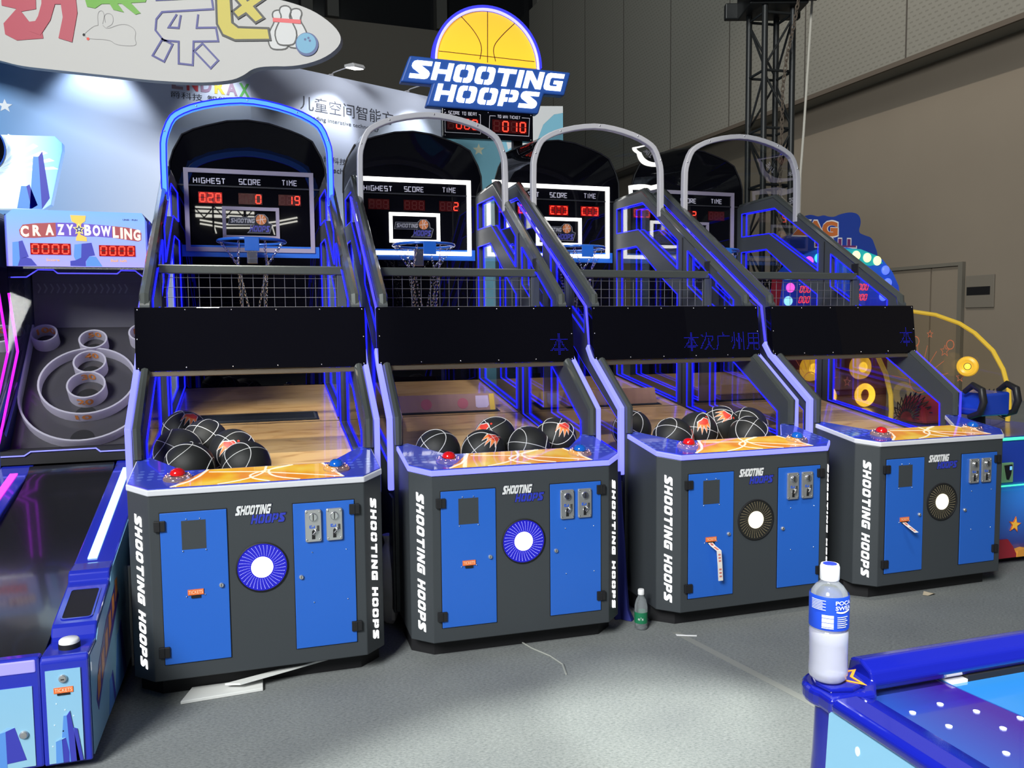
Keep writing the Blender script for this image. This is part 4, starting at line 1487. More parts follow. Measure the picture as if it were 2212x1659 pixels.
for x, y in ((.226, -.089), (.268, -.135), (.324, -.182), (.171, -.164), (.259, -.202), (.188, -.271), (.148, -.10), (.30, -.28), (.36, -.36), (.23, -.36)):
    MB().prism(circle(x, y, .0062, 14), 'z', .730, .7322).build('air_dot', mat('pale_dot', (.62, .68, .85), .3), pf)
MB().box(.36, .90, -.028, .02, .7305, .744).build('goal_slot', BLACK, ah)
MB().box(.318, .36, -.028, .02, .7305, .737).build('goal_plate', WHITE, ah)
SIDE = mat('pale_blue_print', (.24, .52, .74), .3, coat=.5)
sd = MB().prism([(-.85, .10), (-.058, .10), (-.050, .50), (-.066, .745), (-.85, .745)], 'x', -.018, .03).build('side_board', SIDE, ah)
for y, z in ((-.145, .705), (-.34, .62), (-.22, .55)):
    MB().flat(frame((-.018, y, z), (0, -1, 0), (0, 0, 1)), circle(0, 0, .006, 14, .009), 0, .0012).build('snow_dot', mat('snow_white', (.75, .83, .9), .4), sd)
MB().box(.04, 1.28, -.83, .0, .03, .70).build('table_body', mat('deep_blue_body', (.012, .03, .25), .5), ah)

# ------------------------------------------------------------------ bowling machine, left
BW_ = mat('royal_blue_panel', (.018, .03, .44), .18, coat=.8)
ICE = make_gradient('ice_blue_print', 2, 0.0, .6, (.30, .55, .72), (.20, .46, .74), rough=.35)
BERG_L = mat('iceberg_light', (.10, .28, .72), .4)
BERG_D = mat('iceberg_dark', (.045, .05, .42), .4)
BERG_T = mat('iceberg_top', (.25, .50, .82), .4)
SNOW = mat('snow_print', (.62, .76, .88), .5)
MAGENTA = glow('magenta_light', (1.0, .05, .75), 2.0)
PURPLE = glow('magenta_edge_light', (.55, .01, 1.0), 1.8)
BLADE = glow('aqua_white_light', (.45, .85, 1.0), 2.0)
LAV = glow('lavender_front_light', (.36, .33, 1.0), .75)
bp0 = at(0, -.905, 0, 0)
bw = thing('bowling_machine', bp0, MACH[0][2], 'blue bowling arcade machine with white scoring rings at the left edge', 'arcade machine')
RAIL = [(-.45, .03), (-.452, .385), (-.44, .402), (-.310, .402), (-.292, .412), (-.278, .440), (-.262, .449), (-.022, .508), (.008, .518), (.018, .548), (.035, .556), (.125, .558), (1.28, .80), (1.28, .03)]
for s in (1, -1):
    x0, x1 = (.193, .338) if s > 0 else (-.338, -.193)
    rl = MB().prism(RAIL, 'x', x0, x1).build('side_rail', BW_, bw, bevel=.006)
    sx = s * .339
    fs = frame((sx, 0, 0), (0, s, 0), (0, 0, 1))
    g = 1 if s > 0 else -1
    sp2 = MB().flat(fs, [(g * a, b) for a, b in [(-.43, .04), (-.43, .385), (-.315, .39), (-.265, .435), (0, .497), (.03, .54), (1.27, .78), (1.27, .04)]], 0, .002).build('side_art', ICE, rl)
    MB().flat(fs, [(g * a, b) for a, b in [(-.36, .20), (-.33, .15), (-.20, .235), (.02, .32), (.18, .40), (.12, .475), (-.12, .40), (-.30, .30)]], .002, .003).build('title_plate', mat('title_navy', (.05, .03, .22), .4), sp2)
    fl_ = MB()
    for k in range(6):
        a = -.335 + k * .085
        b = .185 + k * .043
        fl_.flat(fs, [(g * a, b), (g * (a + .055), b + .028), (g * (a + .06), b + .105 - .004 * k), (g * (a + .008), b + .085)], .003, .0038)
    fl_.build('title_letters', mat('title_orange', (.62, .22, .07), .4, noise=.4, nscale=30), sp2)
    for pts, mm in (([(.0, .04), (.10, .26), (.16, .27), (.22, .04)], BERG_L), ([(.16, .27), (.20, .29), (.30, .04), (.22, .04)], BERG_D), ([(-.14, .04), (-.10, .16), (-.06, .16), (-.02, .04)], BERG_L), ([(-.06, .16), (-.03, .17), (.02, .04), (-.02, .04)], BERG_D)):
        MB().flat(fs, [(g * a, b) for a, b in pts], .002, .003).build('iceberg', mm, sp2)
    # hand hole, start button, light bars
    th = math.atan2(.059, .24)
    fh = frame((s * .2655, -.142, .4785), (1, 0, 0), (0, math.cos(th), math.sin(th)))
    rr_ = []
    for cx_, cy_, a0 in ((.036, .085, 0), (-.036, .085, 90), (-.036, -.085, 180), (.036, -.085, 270)):
        rr_ += [(cx_ + .014 * math.cos(math.radians(a0 + k * 18)), cy_ + .014 * math.sin(math.radians(a0 + k * 18))) for k in range(6)]
    MB().flat(fh, rr_, .0005, .0022).build('ball_opening', BLACK, rl)
    MB().strip(fh, rr_ + rr_[:2], .006, .0005, .004).build('opening_rim', BW_, rl, True)
    bt = MB().lathe([(.034, 0), (.034, .016), (.030, .020)], (s * .268, -.372, .402), n=28).build('start_button', BLACK, rl, True)
    MB().lathe([(.0325, .016), (.032, .026), (.027, .031), (.0005, .033)], (s * .268, -.372, .402), n=28).build('button_cap', WHITE, bt, True)
    fa = frame((s * .255, .155, .5655), (1, 0, 0), Vector((0, 1, .2095)))
    MB().flat(fa, [(-.017, 0), (.017, 0), (.017, .98), (-.017, .98)], .0, .004).build('light_bar', BLADE if s > 0 else MAGENTA, rl)
tb = MB().tube([(-.190, .12, .50), (-.190, .90, .665)], .018, 10).build('side_tube', MAGENTA, bw, True)
# front: ticket door, ball door and their fittings
fq = front(-.4535)
for x0, x1, z1 in ((.209, .314, .358), (-.314, -.209, .358)):
    d = MB().flat(fq, [(x0, .04), (x1, .04), (x1, z1), (x0, z1)], 0, .003).build('ticket_door', ICE, bw)
    c = (x0 + x1) / 2
    lk = MB().lathe([(.0135, 0), (.0135, .005), (.010, .009), (.0005, .010)], fq(c, .328, .003), (0, -1, 0), 22).build('door_lock', DIECAST, d, True)
    MB().flat(fq, [(c - .005, .326), (c + .005, .326), (c + .005, .329), (c - .005, .329)], .013, .0136).build('keyhole', BLACK, lk)
    MB().flat(fq, [(c - .029, .279), (c + .029, .279), (c + .029, .298), (c - .029, .298)], .003, .005).build('ticket_label', ORANGE_LABEL, d)
    text(MB(), 'TICKETS', fq, c - .026, c + .026, .283, .295, .0055).build('ticket_writing', CREAM, d)
    MB().flat(fq, [(c - .019, .272), (c + .019, .272), (c + .019, .278), (c - .019, .278)], .003, .006).build('ticket_slot', BLACK, d)
    for pts, mm in (([(c - .02, .04), (c - .004, .20), (c + .006, .20), (c + .012, .04)], BERG_L), ([(c + .006, .20), (c + .016, .215), (c + .04, .04), (c + .012, .04)], BERG_D), ([(c - .004, .20), (c + .006, .20), (c + .016, .215)], BERG_T),
                    ([(c - .032, .04), (c - .030, .115), (c - .012, .12), (c - .01, .04)], BERG_L), ([(c - .012, .12), (c, .125), (c + .014, .04), (c - .01, .04)], BERG_D), ([(c - .030, .115), (c - .012, .12), (c, .125), (c - .016, .125)], BERG_T), ([(c + .008, .04), (c + .012, .15), (c + .026, .155), (c + .03, .04)], BERG_L), ([(c + .026, .155), (c + .036, .15), (c + .05, .04), (c + .03, .04)], BERG_D)):
        ib_ = .003 + .0003 * pts[0][0] * 0 + .0004 * (1 + ('berg', BERG_L, BERG_D, BERG_T).index(mm)) + .0012 * (pts[0][0] - c < -.025) + .002 * (pts[0][0] - c > .005)
        MB().flat(fq, pts, .003, ib_).build('iceberg', mm, d)
    for k in range(7):
        MB().flat(fq, circle(c - .04 + .083 * ((k * 37) % 10) / 10, .10 + k * .024, .0024, 10), .003, .0038).build('snow_dot', SNOW, d)
MB().box(-.193, .193, -.448, -.405, .03, .408).build('front_block', BW_, bw, bevel=.008)
MB().box(-.180, .180, -.4525, -.440, .358, .400).build('front_light', LAV, bw, bevel=.004)
d = MB().flat(front(-.448), [(-.175, .04), (.168, .04), (.168, .312), (-.175, .312)], 0, .003).build('ball_door', ICE, bw)
MB().lathe([(.0135, 0), (.0135, .005), (.010, .009), (.0005, .010)], (.138, -.451, .152), (0, -1, 0), 22).build('door_lock', DIECAST, d, True)
for pts, mm in (([(.05, .04), (.065, .165), (.085, .17), (.085, .04)], BERG_L), ([(.085, .17), (.112, .18), (.142, .065), (.085, .06)], BERG_D), ([(.065, .165), (.085, .17), (.112, .18), (.09, .182)], BERG_T), ([(-.10, .04), (-.07, .20), (-.04, .205), (-.04, .04)], BERG_L), ([(-.04, .205), (-.02, .2), (.02, .04), (-.04, .04)], BERG_D)):
    MB().flat(front(-.451), pts, 0, .0008).build('iceberg', mm, d)
# lane and its hump
LANE = mat('glossy_black_lane', (.012, .012, .014), .16, bump=.25, nscale=3.0, coat=.6)
LP = [(-.405, .392), (.9, .70), (1.06, .742), (1.13, .772), (1.17, .80)]
MB().prism(LP + [(1.17, .3), (-.405, .3)], 'x', -.193, .193).build('lane', LANE, bw, True)
# upper cabinet
NAVY = mat('navy_cabinet', (.012, .02, .13), .3)
GLASS_SIDE = glass('smoked_side_pane', (.75, .72, .95), .85, .6)
for s in (-1, 1):
    x0, x1 = sorted((s * .338, s * .352))
    cbn = MB().prism([(1.24, .03), (1.24, .90), (1.31, .965), (1.36, .93), (2.06, 1.50), (2.06, 2.13), (2.45, 2.13), (2.45, .03)], 'x', x0, x1).build('cabinet_side', NAVY, bw)
    MB().prism([(1.30, .955), (1.68, 1.365), (1.57, 1.68), (1.57, 2.1), (2.06, 2.1), (2.06, 1.50)], 'x', s * .344 - .003, s * .344 + .003).build('side_pane', GLASS_SIDE, cbn)
    MB().tube([(s * .344, 1.243, .906), (s * .344, 1.681, 1.365), (s * .344, 1.57, 1.68)], .006, 8).build('edge_light', PURPLE, cbn, True)
MB().box(-.338, .338, 2.06, 2.45, .03, 2.10).build('cabinet_back', NAVY, bw)
MB().prism([(1.24, .80), (1.24, .87), (1.34, .87), (1.34, .80)], 'x', -.338, .338).build('front_sill', BLACK, bw)
PFM = mat('grey_playfield', (.055, .052, .060), .3, coat=.3)
MB().prism([(1.34, .79), (2.06, 1.51), (2.06, 1.46), (1.36, .76)], 'x', -.337, .337).build('playfield', PFM, bw)
wl_ = MB().box(-.337, .337, 2.045, 2.06, 1.48, 1.84).build('back_panel', mat('grey_back_panel', (.13, .125, .145), .3, noise=.08, nscale=30), bw)
ff_ = front(2.045)
chv = MB()
for k in range(15):
    x = -.31 + k * .0335
    MB().strip(ff_, [(x, 1.755), (x + .014, 1.728), (x, 1.70)], .008, 0, .001).build('chevron', mat('chevron_grey', (.24, .235, .26), .4), wl_)
MB().flat(ff_, [(-.337, 1.69), (.337, 1.69), (.337, 1.765), (-.337, 1.765)], 0, .0006).build('arrow_band', mat('arrow_band', (.12, .115, .135), .4), wl_)
fpf = frame((0, 1.34, .79), (1, 0, 0), Vector((0, 1, 1)).normalized())


def pt(y):
    return (y - 1.34) * math.sqrt(2)


RING, _rn, _rb = node_mat('white_ring_plastic')
_rb.inputs['Base Color'].default_value = (.74, .72, .78, 1)
_rb.inputs['Roughness'].default_value = .4
_tl = _rn.nodes.new('ShaderNodeBsdfTranslucent')
_tl.inputs[0].default_value = (.80, .76, .86, 1)
_mx = _rn.nodes.new('ShaderNodeMixShader')
_mx.inputs[0].default_value = .5
_ro = [n for n in _rn.nodes if n.type == 'OUTPUT_MATERIAL'][0]
_rn.links.new(_rb.outputs[0], _mx.inputs[1])
_rn.links.new(_tl.outputs[0], _mx.inputs[2])
_rn.links.new(_mx.outputs[0], _ro.inputs[0])


def wall_ring(path, h, t, name, closed=True):
    m_ = MB()
    n_ = len(path)
    v_ = []
    for i in range(n_):
        a, b = Vector(path[i - 1] if (closed or i) else path[i]), Vector(path[(i + 1) % n_] if (closed or i < n_ - 1) else path[i])
        tg = (b - a).normalized()
        nn = Vector((-tg.y, tg.x))
        p = Vector(path[i])
        for q, d_ in ((p - nn * t / 2, .001), (p + nn * t / 2, .001), (p + nn * t / 2, h), (p - nn * t / 2, h)):
            v_.append(fpf(q.x, q.y, d_))
    f_ = [(4 * i + a, 4 * i + (a + 1) % 4, 4 * ((i + 1) % n_) + (a + 1) % 4, 4 * ((i + 1) % n_) + a) for i in range(n_ if closed else n_ - 1) for a in range(4)]
    if not closed:
        f_ += [(0, 1, 2, 3), tuple(4 * (n_ - 1) + a for a in range(4))]
    return m_.add(v_, f_).build(name, RING, bw, True)


NUM = mat('orange_number', (.75, .26, .06), .4)


def number(parent, s, cx, cy, r, h, back):
    """figures bent round the ring wall: on its front, or inside its far wall"""
    w = .020 * len(s)

    def fr(a, b, d=0.0):
        if back:
            t = math.pi / 2 - a / r
            q = (r - .0055 - d)
        else:
            t = -math.pi / 2 + a / r
            q = (r + .0055 + d)
        return fpf(cx + math.cos(t) * q, cy + math.sin(t) * q, b)
    text(MB(), s, fr, -w, w, h * .30, h * .84, .0008, bold=.03).build('ring_number', NUM, parent)


def hole(cx, cy, r):
    MB().flat(fpf, circle(cx, cy, r, 24), .0006, .0012).build('ball_hole', BLACK, bw)


cy0 = pt(1.70)
u_ = [(-.330, pt(2.02)), (-.330, pt(1.70))] + [(.330 * math.cos(t), pt(1.655) + .355 * math.sin(t)) for t in [math.pi * (1 + k / 28) for k in range(29)]] + [(.330, pt(1.70)), (.330, pt(2.02))]
wall_ring(u_, .062, .010, 'outer_wall', False)
r10 = wall_ring(circle(0, pt(1.708) - .005, .245, 48), .066, .010, 'scoring_ring')
number(r10, '10', 0, pt(1.708) - .005, .245, .066, False)
for s_, cx_, y_, r_, h_, bk in (('30', 0, 1.668, .095, .085, True), ('40', 0, 1.795, .082, .080, True), ('50', 0, 1.925, .072, .075, True), ('100', -.258, 1.955, .066, .085, True), ('100', .258, 1.955, .066, .085, True)):
    q = wall_ring(circle(cx_, pt(y_), r_, 32), h_, .009, 'scoring_ring')
    number(q, s_, cx_, pt(y_), r_, h_, bk)
    if s_ == '30':
        number(q, '20', cx_, pt(y_), r_, h_, False)
    hole(cx_, pt(y_) - r_ * .2, r_ * .62)
hole(0, pt(1.565), .055)
hole(0, pt(1.445), .06)
# glowing zigzag lines above and below the ring field, on the front pane
fz = front(1.60)


def zx(p):
    return -.348 + (p - 80) * .000329


def zz(px_, py_):
    return 2.094 - (py_ - 180 - (px_ - 80) * .0237) * .000356


MB().strip(fz, [(zx(a), zz(a, b)) for a, b in ((110, 1100), (340, 1100), (510, 992), (740, 1000), (800, 1050), (1700, 1070), (1760, 1022), (1980, 1030), (2180, 1190))], .006, 0, .004).build('upper_light_line', LED_STRIP_BLUE, bw)
fz2 = front(1.236)
MB().strip(fz2, [(-.335, .846), (-.300, .846), (-.230, .846), (-.200, .866), (.10, .868), (.12, .850), (.335, .850)], .006, -.0, .004).build('lower_light_line', LED_STRIP, bw)
MB().flat(frame((0, 1.30, .87), (1, 0, 0), Vector((0, .30, .92)).normalized()), [(-.336, 0), (.336, 0), (.336, .97), (-.336, .97)], 0, .003).build('front_pane', PANE, bw)
# marquee
MQ = make_gradient('marquee_art', 2, 1.82, 2.13, (.30, .27, .80), (.16, .34, .80), rough=.25, emit=.55)
fm = front(1.575)
MB().prism([(-.348, 1.825), (.348, 1.825), (.348, 2.08), (.325, 2.125), (-.305, 2.128), (-.348, 2.09)], 'y', 1.582, 2.06).build('marquee_box', NAVY, bw)
mq = MB().flat(fm, [(-.348, 1.825), (.348, 1.825), (.348, 2.08), (.325, 2.125), (-.305, 2.128), (-.348, 2.09)], -.007, 0).build('marquee', MQ, bw)


def mqp(px_, py_):
    return zx(px_), zz(px_, py_)


MAROON = mat('maroon_plate', (.28, .05, .06), .4, emit=(.5, .1, .1), strength=.25)
PURP = mat('purple_plate', (.09, .05, .35), .4, emit=(.2, .12, .7), strength=.3)


def warpmq(X, Y):
    return mqp(X, Y)


MB().flat(fm, [mqp(a, b) for a, b in ((285, 400), (340, 320), (520, 300), (820, 290), (820, 500), (500, 520), (340, 515), (295, 470))], .0005, .001).build('title_plate', MAROON, mq)
MB().flat(fm, [mqp(a, b) for a, b in ((820, 290), (1100, 295), (1300, 310), (1660, 340), (1660, 520), (1400, 500), (1080, 500), (820, 490))], .0005, .001).build('title_plate', PURP, mq)
MB().flat(fm, [mqp(a, b) for a, b in ((1660, 340), (1900, 365), (2060, 400), (2110, 450), (2105, 560), (2060, 580), (1850, 550), (1660, 520))], .0005, .001).build('title_plate', MAROON, mq)
TL1 = mat('title_pale', (.86, .66, .55), .4, emit=(1, .7, .55), strength=.35)
TL2 = mat('title_lilac', (.66, .64, .86), .4, emit=(.75, .72, 1), strength=.35)
for ch, a, b, t_, bt_, mm in (('C', 305, 425, 335, 505, TL1), ('R', 480, 600, 325, 492, TL1), ('A', 665, 790, 315, 482, TL1), ('Z', 840, 945, 312, 478, TL2), ('Y', 975, 1080, 315, 480, TL2), ('B', 1240, 1345, 318, 488, TL2), ('O', 1365, 1480, 325, 498, TL2), ('W', 1490, 1645, 338, 502, TL2), ('L', 1670, 1760, 350, 525, TL1), ('I', 1785, 1825, 365, 535, TL1), ('N', 1845, 1965, 378, 550, TL1), ('G', 1985, 2095, 395, 568, TL1)):
    x0, z1 = mqp(a, t_)
    x1, z0 = mqp(b, bt_)
    text(MB(), ch, fm, x0, x1, z0, z1, .0016, bold=.05).build('title_letter', mm, mq)
GOLD = mat('trophy_gold', (.72, .46, .10), .3, emit=(.9, .55, .1), strength=.3)
tr = MB().flat(fm, [mqp(a, b) for a, b in ((1040, 175), (1275, 185), (1260, 270), (1200, 310), (1180, 470), (1270, 510), (1275, 575), (1110, 565), (1115, 510), (1140, 470), (1130, 310), (1060, 270))], .0018, .0024).build('trophy', GOLD, mq)
sx, sz = mqp(1165, 390)
MB().flat(fm, star(sx, sz, .034), .0024, .003).build('trophy_star', mat('star_navy', (.03, .03, .16), .4), tr)
MB().strip(fm, star(sx, sz, .029) + star(sx, sz, .029)[:2], .004, .003, .0036).build('star_edge', mat('star_yellow', (.85, .7, .25), .4, emit=(1, .8, .2), strength=.3), tr)
MB().flat(fm, star(sx, sz, .009), .003, .0036).build('star_centre', SNOW, tr)
for pts, mm in (([(165, 935), (180, 580), (270, 570), (275, 830), (240, 935)], BERG_L), ([(270, 570), (325, 555), (405, 800), (275, 830)], BERG_D), ([(240, 935), (275, 830), (360, 805), (440, 830), (520, 935)], BERG_D), ([(1065, 800), (1085, 620), (1190, 610), (1175, 820), (1090, 860)], BERG_L), ([(1190, 610), (1340, 595), (1385, 790), (1300, 800), (1240, 880), (1175, 820)], BERG_D), ([(1010, 945), (1010, 870), (1090, 860), (1175, 820), (1240, 880), (1240, 955)], BERG_D), ([(1240, 955), (1250, 870), (1300, 800), (1400, 810), (1490, 960)], BERG_L)):
    MB().flat(fm, [mqp(*p) for p in pts], .0003, .0008).build('iceberg', mm, mq)
x0, z1 = mqp(435, 595)
x1, z0 = mqp(1025, 780)
digits(mq, 'score_display', fm, '0000', x0, x1, z0, z1, lean=0.03)
x0, z1 = mqp(1450, 632)
x1, z0 = mqp(2005, 815)
digits(mq, 'score_display', fm, '0000', x0, x1, z0, z1, lean=0.03)
tw = mat('caption_tan', (.62, .36, .24), .4, emit=(.8, .4, .25), strength=.2)
for s_, a, b, t_, bt_ in (('Score', 655, 855, 825, 875), ('Ball left', 1620, 1870, 850, 900)):
    x0, z1 = mqp(a, t_)
    x1, z0 = mqp(b, bt_)
    text(MB(), s_, fm, x0, x1, z0, z1, .0012, bold=.04).build('caption', tw, mq)
x0, z1 = mqp(1830, 232)
x1, z0 = mqp(2055, 262)
text(MB(), 'UNIS · FUN', fm, x0, x1, z0, z1, .0012, bold=.03).build('maker_mark', mat('mark_navy', (.02, .03, .15), .5), mq)
MB().box(-.27, .33, 1.57, 1.60, 1.812, 1.822).build('marquee_lip', STEEL, bw)
# rounded lightbox standing on the marquee, and the dark disc beside it
TOP = make_gradient('topper_art', 0, -.42, -.06, (.75, .93, 1.0), (.16, .42, .95), rough=.2, emit=.8)
tpz = [(-.45, 2.135), (-.175, 2.137), (-.135, 2.165), (-.066, 2.46), (-.066, 2.50), (-.10, 2.535), (-.45, 2.525)]
tpo = MB().prism(tpz, 'y', 1.64, 1.70).build('topper_lightbox', TOP, bw, bevel=.004)
ft = front(1.64)
for pts, mm in (([(-.24, 2.14), (-.21, 2.42), (-.185, 2.42), (-.18, 2.14)], BERG_L), ([(-.185, 2.42), (-.165, 2.45), (-.14, 2.20), (-.18, 2.14)], BERG_D), ([(-.30, 2.14), (-.275, 2.26), (-.25, 2.26), (-.23, 2.14)], BERG_L), ([(-.25, 2.26), (-.235, 2.27), (-.20, 2.16), (-.23, 2.14)], BERG_D)):
    MB().flat(ft, pts, .0005, .0012).build('iceberg', mm, tpo)
for k in range(6):
    an = math.radians(8 + k * 13)
    MB().flat(ft, [(-.40, 2.33), (-.40 + .30 * math.cos(an) + .012, 2.33 + .20 * math.sin(an)), (-.40 + .30 * math.cos(an) - .012, 2.33 + .20 * math.sin(an) + .012)], .0003, .0007).build('light_ray', mat('ray_white', (.8, .92, 1), .4, emit=(.8, .95, 1), strength=.8), tpo)
dk = MB().lathe([(.0005, 0), (.125, 0), (.135, .01), (.135, .06), (.0005, .06)], (-.47, 1.60, 2.445), (0, 1, 0), 40).build('round_topper', GLOSS_BLACK, bw, True)
MB().torus((-.47, 1.605, 2.445), (0, 1, 0), .137, .004, 44, 6).build('disc_edge', mat('disc_blue', (.03, .1, .5), .3), dk, True)
MB().box(-.33, -.24, 1.705, 1.74, 2.12, 2.33).build('topper_post', NAVY, bw)

bw2 = copy_tree(bw)
bw2.location = at(0, -.905 - .735, 0, 0)
tag(bw2, 'second blue bowling machine at the extreme left, nearly all cut off by the frame', 'arcade machine')
bw['group'] = bw2['group'] = 'blue bowling machines'

# ------------------------------------------------------------------ overhead hoop sign on its post
SIGN_BLUE = mat('navy_blue_sign', (.022, .085, .36), .4)
ORANGE_LIT = make_gradient('lit_orange_ball', 2, 3.55, 3.95, (1.0, .50, .03), (.78, .40, .035), rough=.3, emit=.62)
sg = thing('overhead_sign', (MACH[1][0], MACH[1][1], 0), MACH[1][2], 'overhead lettered sign with glowing half basketball on a black post above the row', 'sign')
SB = [(.02, 3.548), (1.333, 3.521), (1.277, 3.333), (1.103, 3.334), (1.052, 3.172), (.137, 3.176), (.192, 3.342), (-.058, 3.345)]
MB().prism(smooth_loop(SB, 0), 'y', 2.88, 2.97).build('sign_board', SIGN_BLUE, sg, bevel=.014, seg=3)
fS = frame((0, 2.879, 0), Vector((1, 0, -.012)), (0, 0, 1))
stencil(MB(), fS, 'SHOOTING', .008, 1.278, 3.379, 3.515, .28, 0, .004, .13).build('sign_letters', LETTER_WHITE, sg)
stencil(MB(), fS, 'HOOPS', .200, 1.064, 3.224, 3.355, .28, 0, .004, .15).build('sign_letters', LETTER_WHITE, sg)
hb = [(.64 + .405 * math.cos(t), 3.535 + .405 * math.sin(t)) for t in [math.pi * k / 36 for k in range(37)]]
ball = MB().prism(hb, 'y', 2.905, 2.95).build('half_ball', ORANGE_LIT, sg)
fB = front(2.904)
bl = MB()
bl.strip(fB, [(.64, 3.55), (.645, 3.94)], .006, 0, .001)
bl.strip(fB, smooth_loop([(.578, 3.57), (.60, 3.67), (.54, 3.78), (.43, 3.885)], 3, False), .006, 0, .001)
bl.strip(fB, smooth_loop([(.706, 3.565), (.68, 3.67), (.76, 3.77), (.865, 3.87)], 3, False), .006, 0, .001)
bl.strip(fB, [(.25, 3.606), (1.03, 3.588)], .005, 0, .001)
bl.build('ball_seams', mat('dark_seam', (.06, .03, .01), .5), ball)
MB().tube([(.64 + .418 * math.cos(t), 2.895, 3.535 + .418 * math.sin(t)) for t in [math.pi * (-.01 + 1.02 * k / 44) for k in range(45)]], .0125, 8).build('neon_arc', glow('violet_neon', (.30, .28, 1.0), 2.4), sg, True)
MB().prism([(.64 + r_ * math.cos(t), 3.535 + r_ * math.sin(t)) for r_, rng in ((.445, range(37)), (.425, range(36, -1, -1))) for t in [math.pi * k / 36 for k in rng]], 'y', 2.88, 2.96).build('arc_rim', mat('blue_arc_rim', (.03, .04, .5), .4, emit=(.05, .04, 1), strength=.7), sg)
sbx = MB().box(.27, 1.012, 2.90, 2.96, 2.955, 3.18).build('score_box', GLOSS_BLACK, sg, bevel=.003)
fX = front(2.899)
tt = MB()
thin_text(tt, fX, 'SCORE TO BEAT', .318, .548, 3.130, 3.156, .0034)
tt.strip(fX, [(.300, 3.142), (.290, 3.142), (.290, 2.992), (.575, 2.992), (.575, 3.142), (.563, 3.142)], .0035, 0, .001)
tt.build('box_writing', PRINT_GREY, sbx)
tt = MB()
thin_text(tt, fX, 'TO WIN TICKET', .715, .905, 3.126, 3.150, .0034)
tt.strip(fX, [(.700, 3.139), (.652, 3.139), (.645, 2.997), (.976, 2.997), (.983, 3.139), (.918, 3.139)], .0035, 0, .001)
tt.build('box_writing', PRINT_GREY, sbx)
digits(sbx, 'score_display', fX, ' 000', .305, .560, 3.012, 3.108, lean=.02)
digits(sbx, 'score_display', fX, ' 010', .672, .960, 3.012, 3.112, lean=.02)
for x in (.29, .64, .995):
    for z in (2.968, 3.162):
        screw(sbx, fX, x, z, .005)
MB().box(.868, .944, 2.97, 3.03, 0.03, 3.3).build('post', BLACK, sg)
MB().box(.70, 1.12, 2.85, 3.15, 0, .03).build('post_base', BLACK, sg)

# ------------------------------------------------------------------ exhibition booth wall with writing
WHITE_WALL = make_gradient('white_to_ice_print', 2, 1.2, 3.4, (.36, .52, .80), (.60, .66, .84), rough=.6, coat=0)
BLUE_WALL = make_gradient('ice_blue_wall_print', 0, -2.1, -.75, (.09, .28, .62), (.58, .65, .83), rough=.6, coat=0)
DARK_TXT = mat('dark_writing', (.05, .055, .08), .6)
wm_ = bpy.data.objects.new('wall_booth', None)
COL.objects.link(wm_)
wm_.location = (-2.36, 7.6, 0)
wm_.rotation_euler = (0, 0, .72)
wm_['kind'] = 'structure'
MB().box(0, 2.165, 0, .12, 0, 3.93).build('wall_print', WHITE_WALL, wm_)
fW = front(-.001)
text(MB(), '儿童空间智能方', fW, .490, 1.535, 3.555, 3.69, .001).build('wall_writing', DARK_TXT, wm_)
text(MB(), 'leading interative technology', fW, .575, 1.36, 3.462, 3.512, .001).build('wall_writing', DARK_TXT, wm_)
text(MB(), '博科技', fW, .72, .98, 3.085, 3.145, .001).build('wall_writing', DARK_TXT, wm_)
text(MB(), 'tech', fW, .79, .935, 2.995, 3.045, .001).build('wall_writing', DARK_TXT, wm_)
wl2 = bpy.data.objects.new('wall_booth_left', None)
COL.objects.link(wl2)
wl2.location = (-2.36, 7.6, 0)
wl2.rotation_euler = (0, 0, .48)
wl2['kind'] = 'structure'
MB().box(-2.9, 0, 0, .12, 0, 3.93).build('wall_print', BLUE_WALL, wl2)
for ch, cl_, a, b in (('E', (.36, .25, .32), -.668, -.575), ('N', (.60, .06, .08), -.545, -.45), ('D', (.34, .22, .34), -.428, -.335), ('R', (.72, .55, .06), -.312, -.222), ('A', (.36, .25, .36), -.212, -.115), ('X', (.14, .50, .12), -.100, -.008)):
    text(MB(), ch, fW, a, b, 3.575, 3.695, .001, bold=.04).build('wall_letter', mat('letter_' + ch, cl_, .5), wl2)
text(MB(), '爵科技', fW, -.680, -.415, 3.495, 3.555, .001).build('wall_writing', DARK_TXT, wl2)
text(MB(), '智能', fW, -.375, -.20, 3.495, 3.553, .001).build('wall_writing', DARK_TXT, wl2)
MB().flat(fW, star(-1.925, 3.285, .055), 0, .001).build('wall_star', mat('star_pale', (.72, .78, .85), .5), wl2)
MB().flat(fW, star(-2.2, 3.02, .04), 0, .001).build('wall_star', mat('star_pale', (.72, .78, .85), .5), wl2)
wp_ = bpy.data.objects.new('wall_panel', None)
COL.objects.link(wp_)
wp_.location = (-.86, 10.0, 0)
wp_.rotation_euler = (0, 0, .05)
wp_['kind'] = 'structure'
SKYP = mat('pale_sky_print', (.20, .50, .66), .6)
MB().box(0, 1.51, 0, .10, 0, 4.12).build('panel_print', SKYP, wp_)
fP = front(-.001)
MB().flat(fP, [(.78, 4.12), (1.51, 4.12), (1.51, 4.04), (1.40, 4.02), (1.27, 3.90), (1.20, 3.72), (1.06, 3.64), (.93, 3.66), (.84, 3.6), (.80, 3.8)], 0, .001).build('panel_cloud', mat('panel_white', (.70, .72, .74), .6), wp_)
MB().flat(fP, star(.485, 3.60, .075), 0, .001).build('panel_star', mat('star_cream', (.66, .68, .52), .6), wp_)
MB().flat(fP, [(.0, 3.0), (1.51, 2.9), (1.51, 2.3), (0, 2.3)], 0, .0008).build('panel_pale_patch', mat('panel_pale', (.55, .72, .80), .6), wp_)  # paler patch across the lower part of the panel print

LAMP_FACE = glow('white_lamp_face', (1, .98, .95), 9.0)


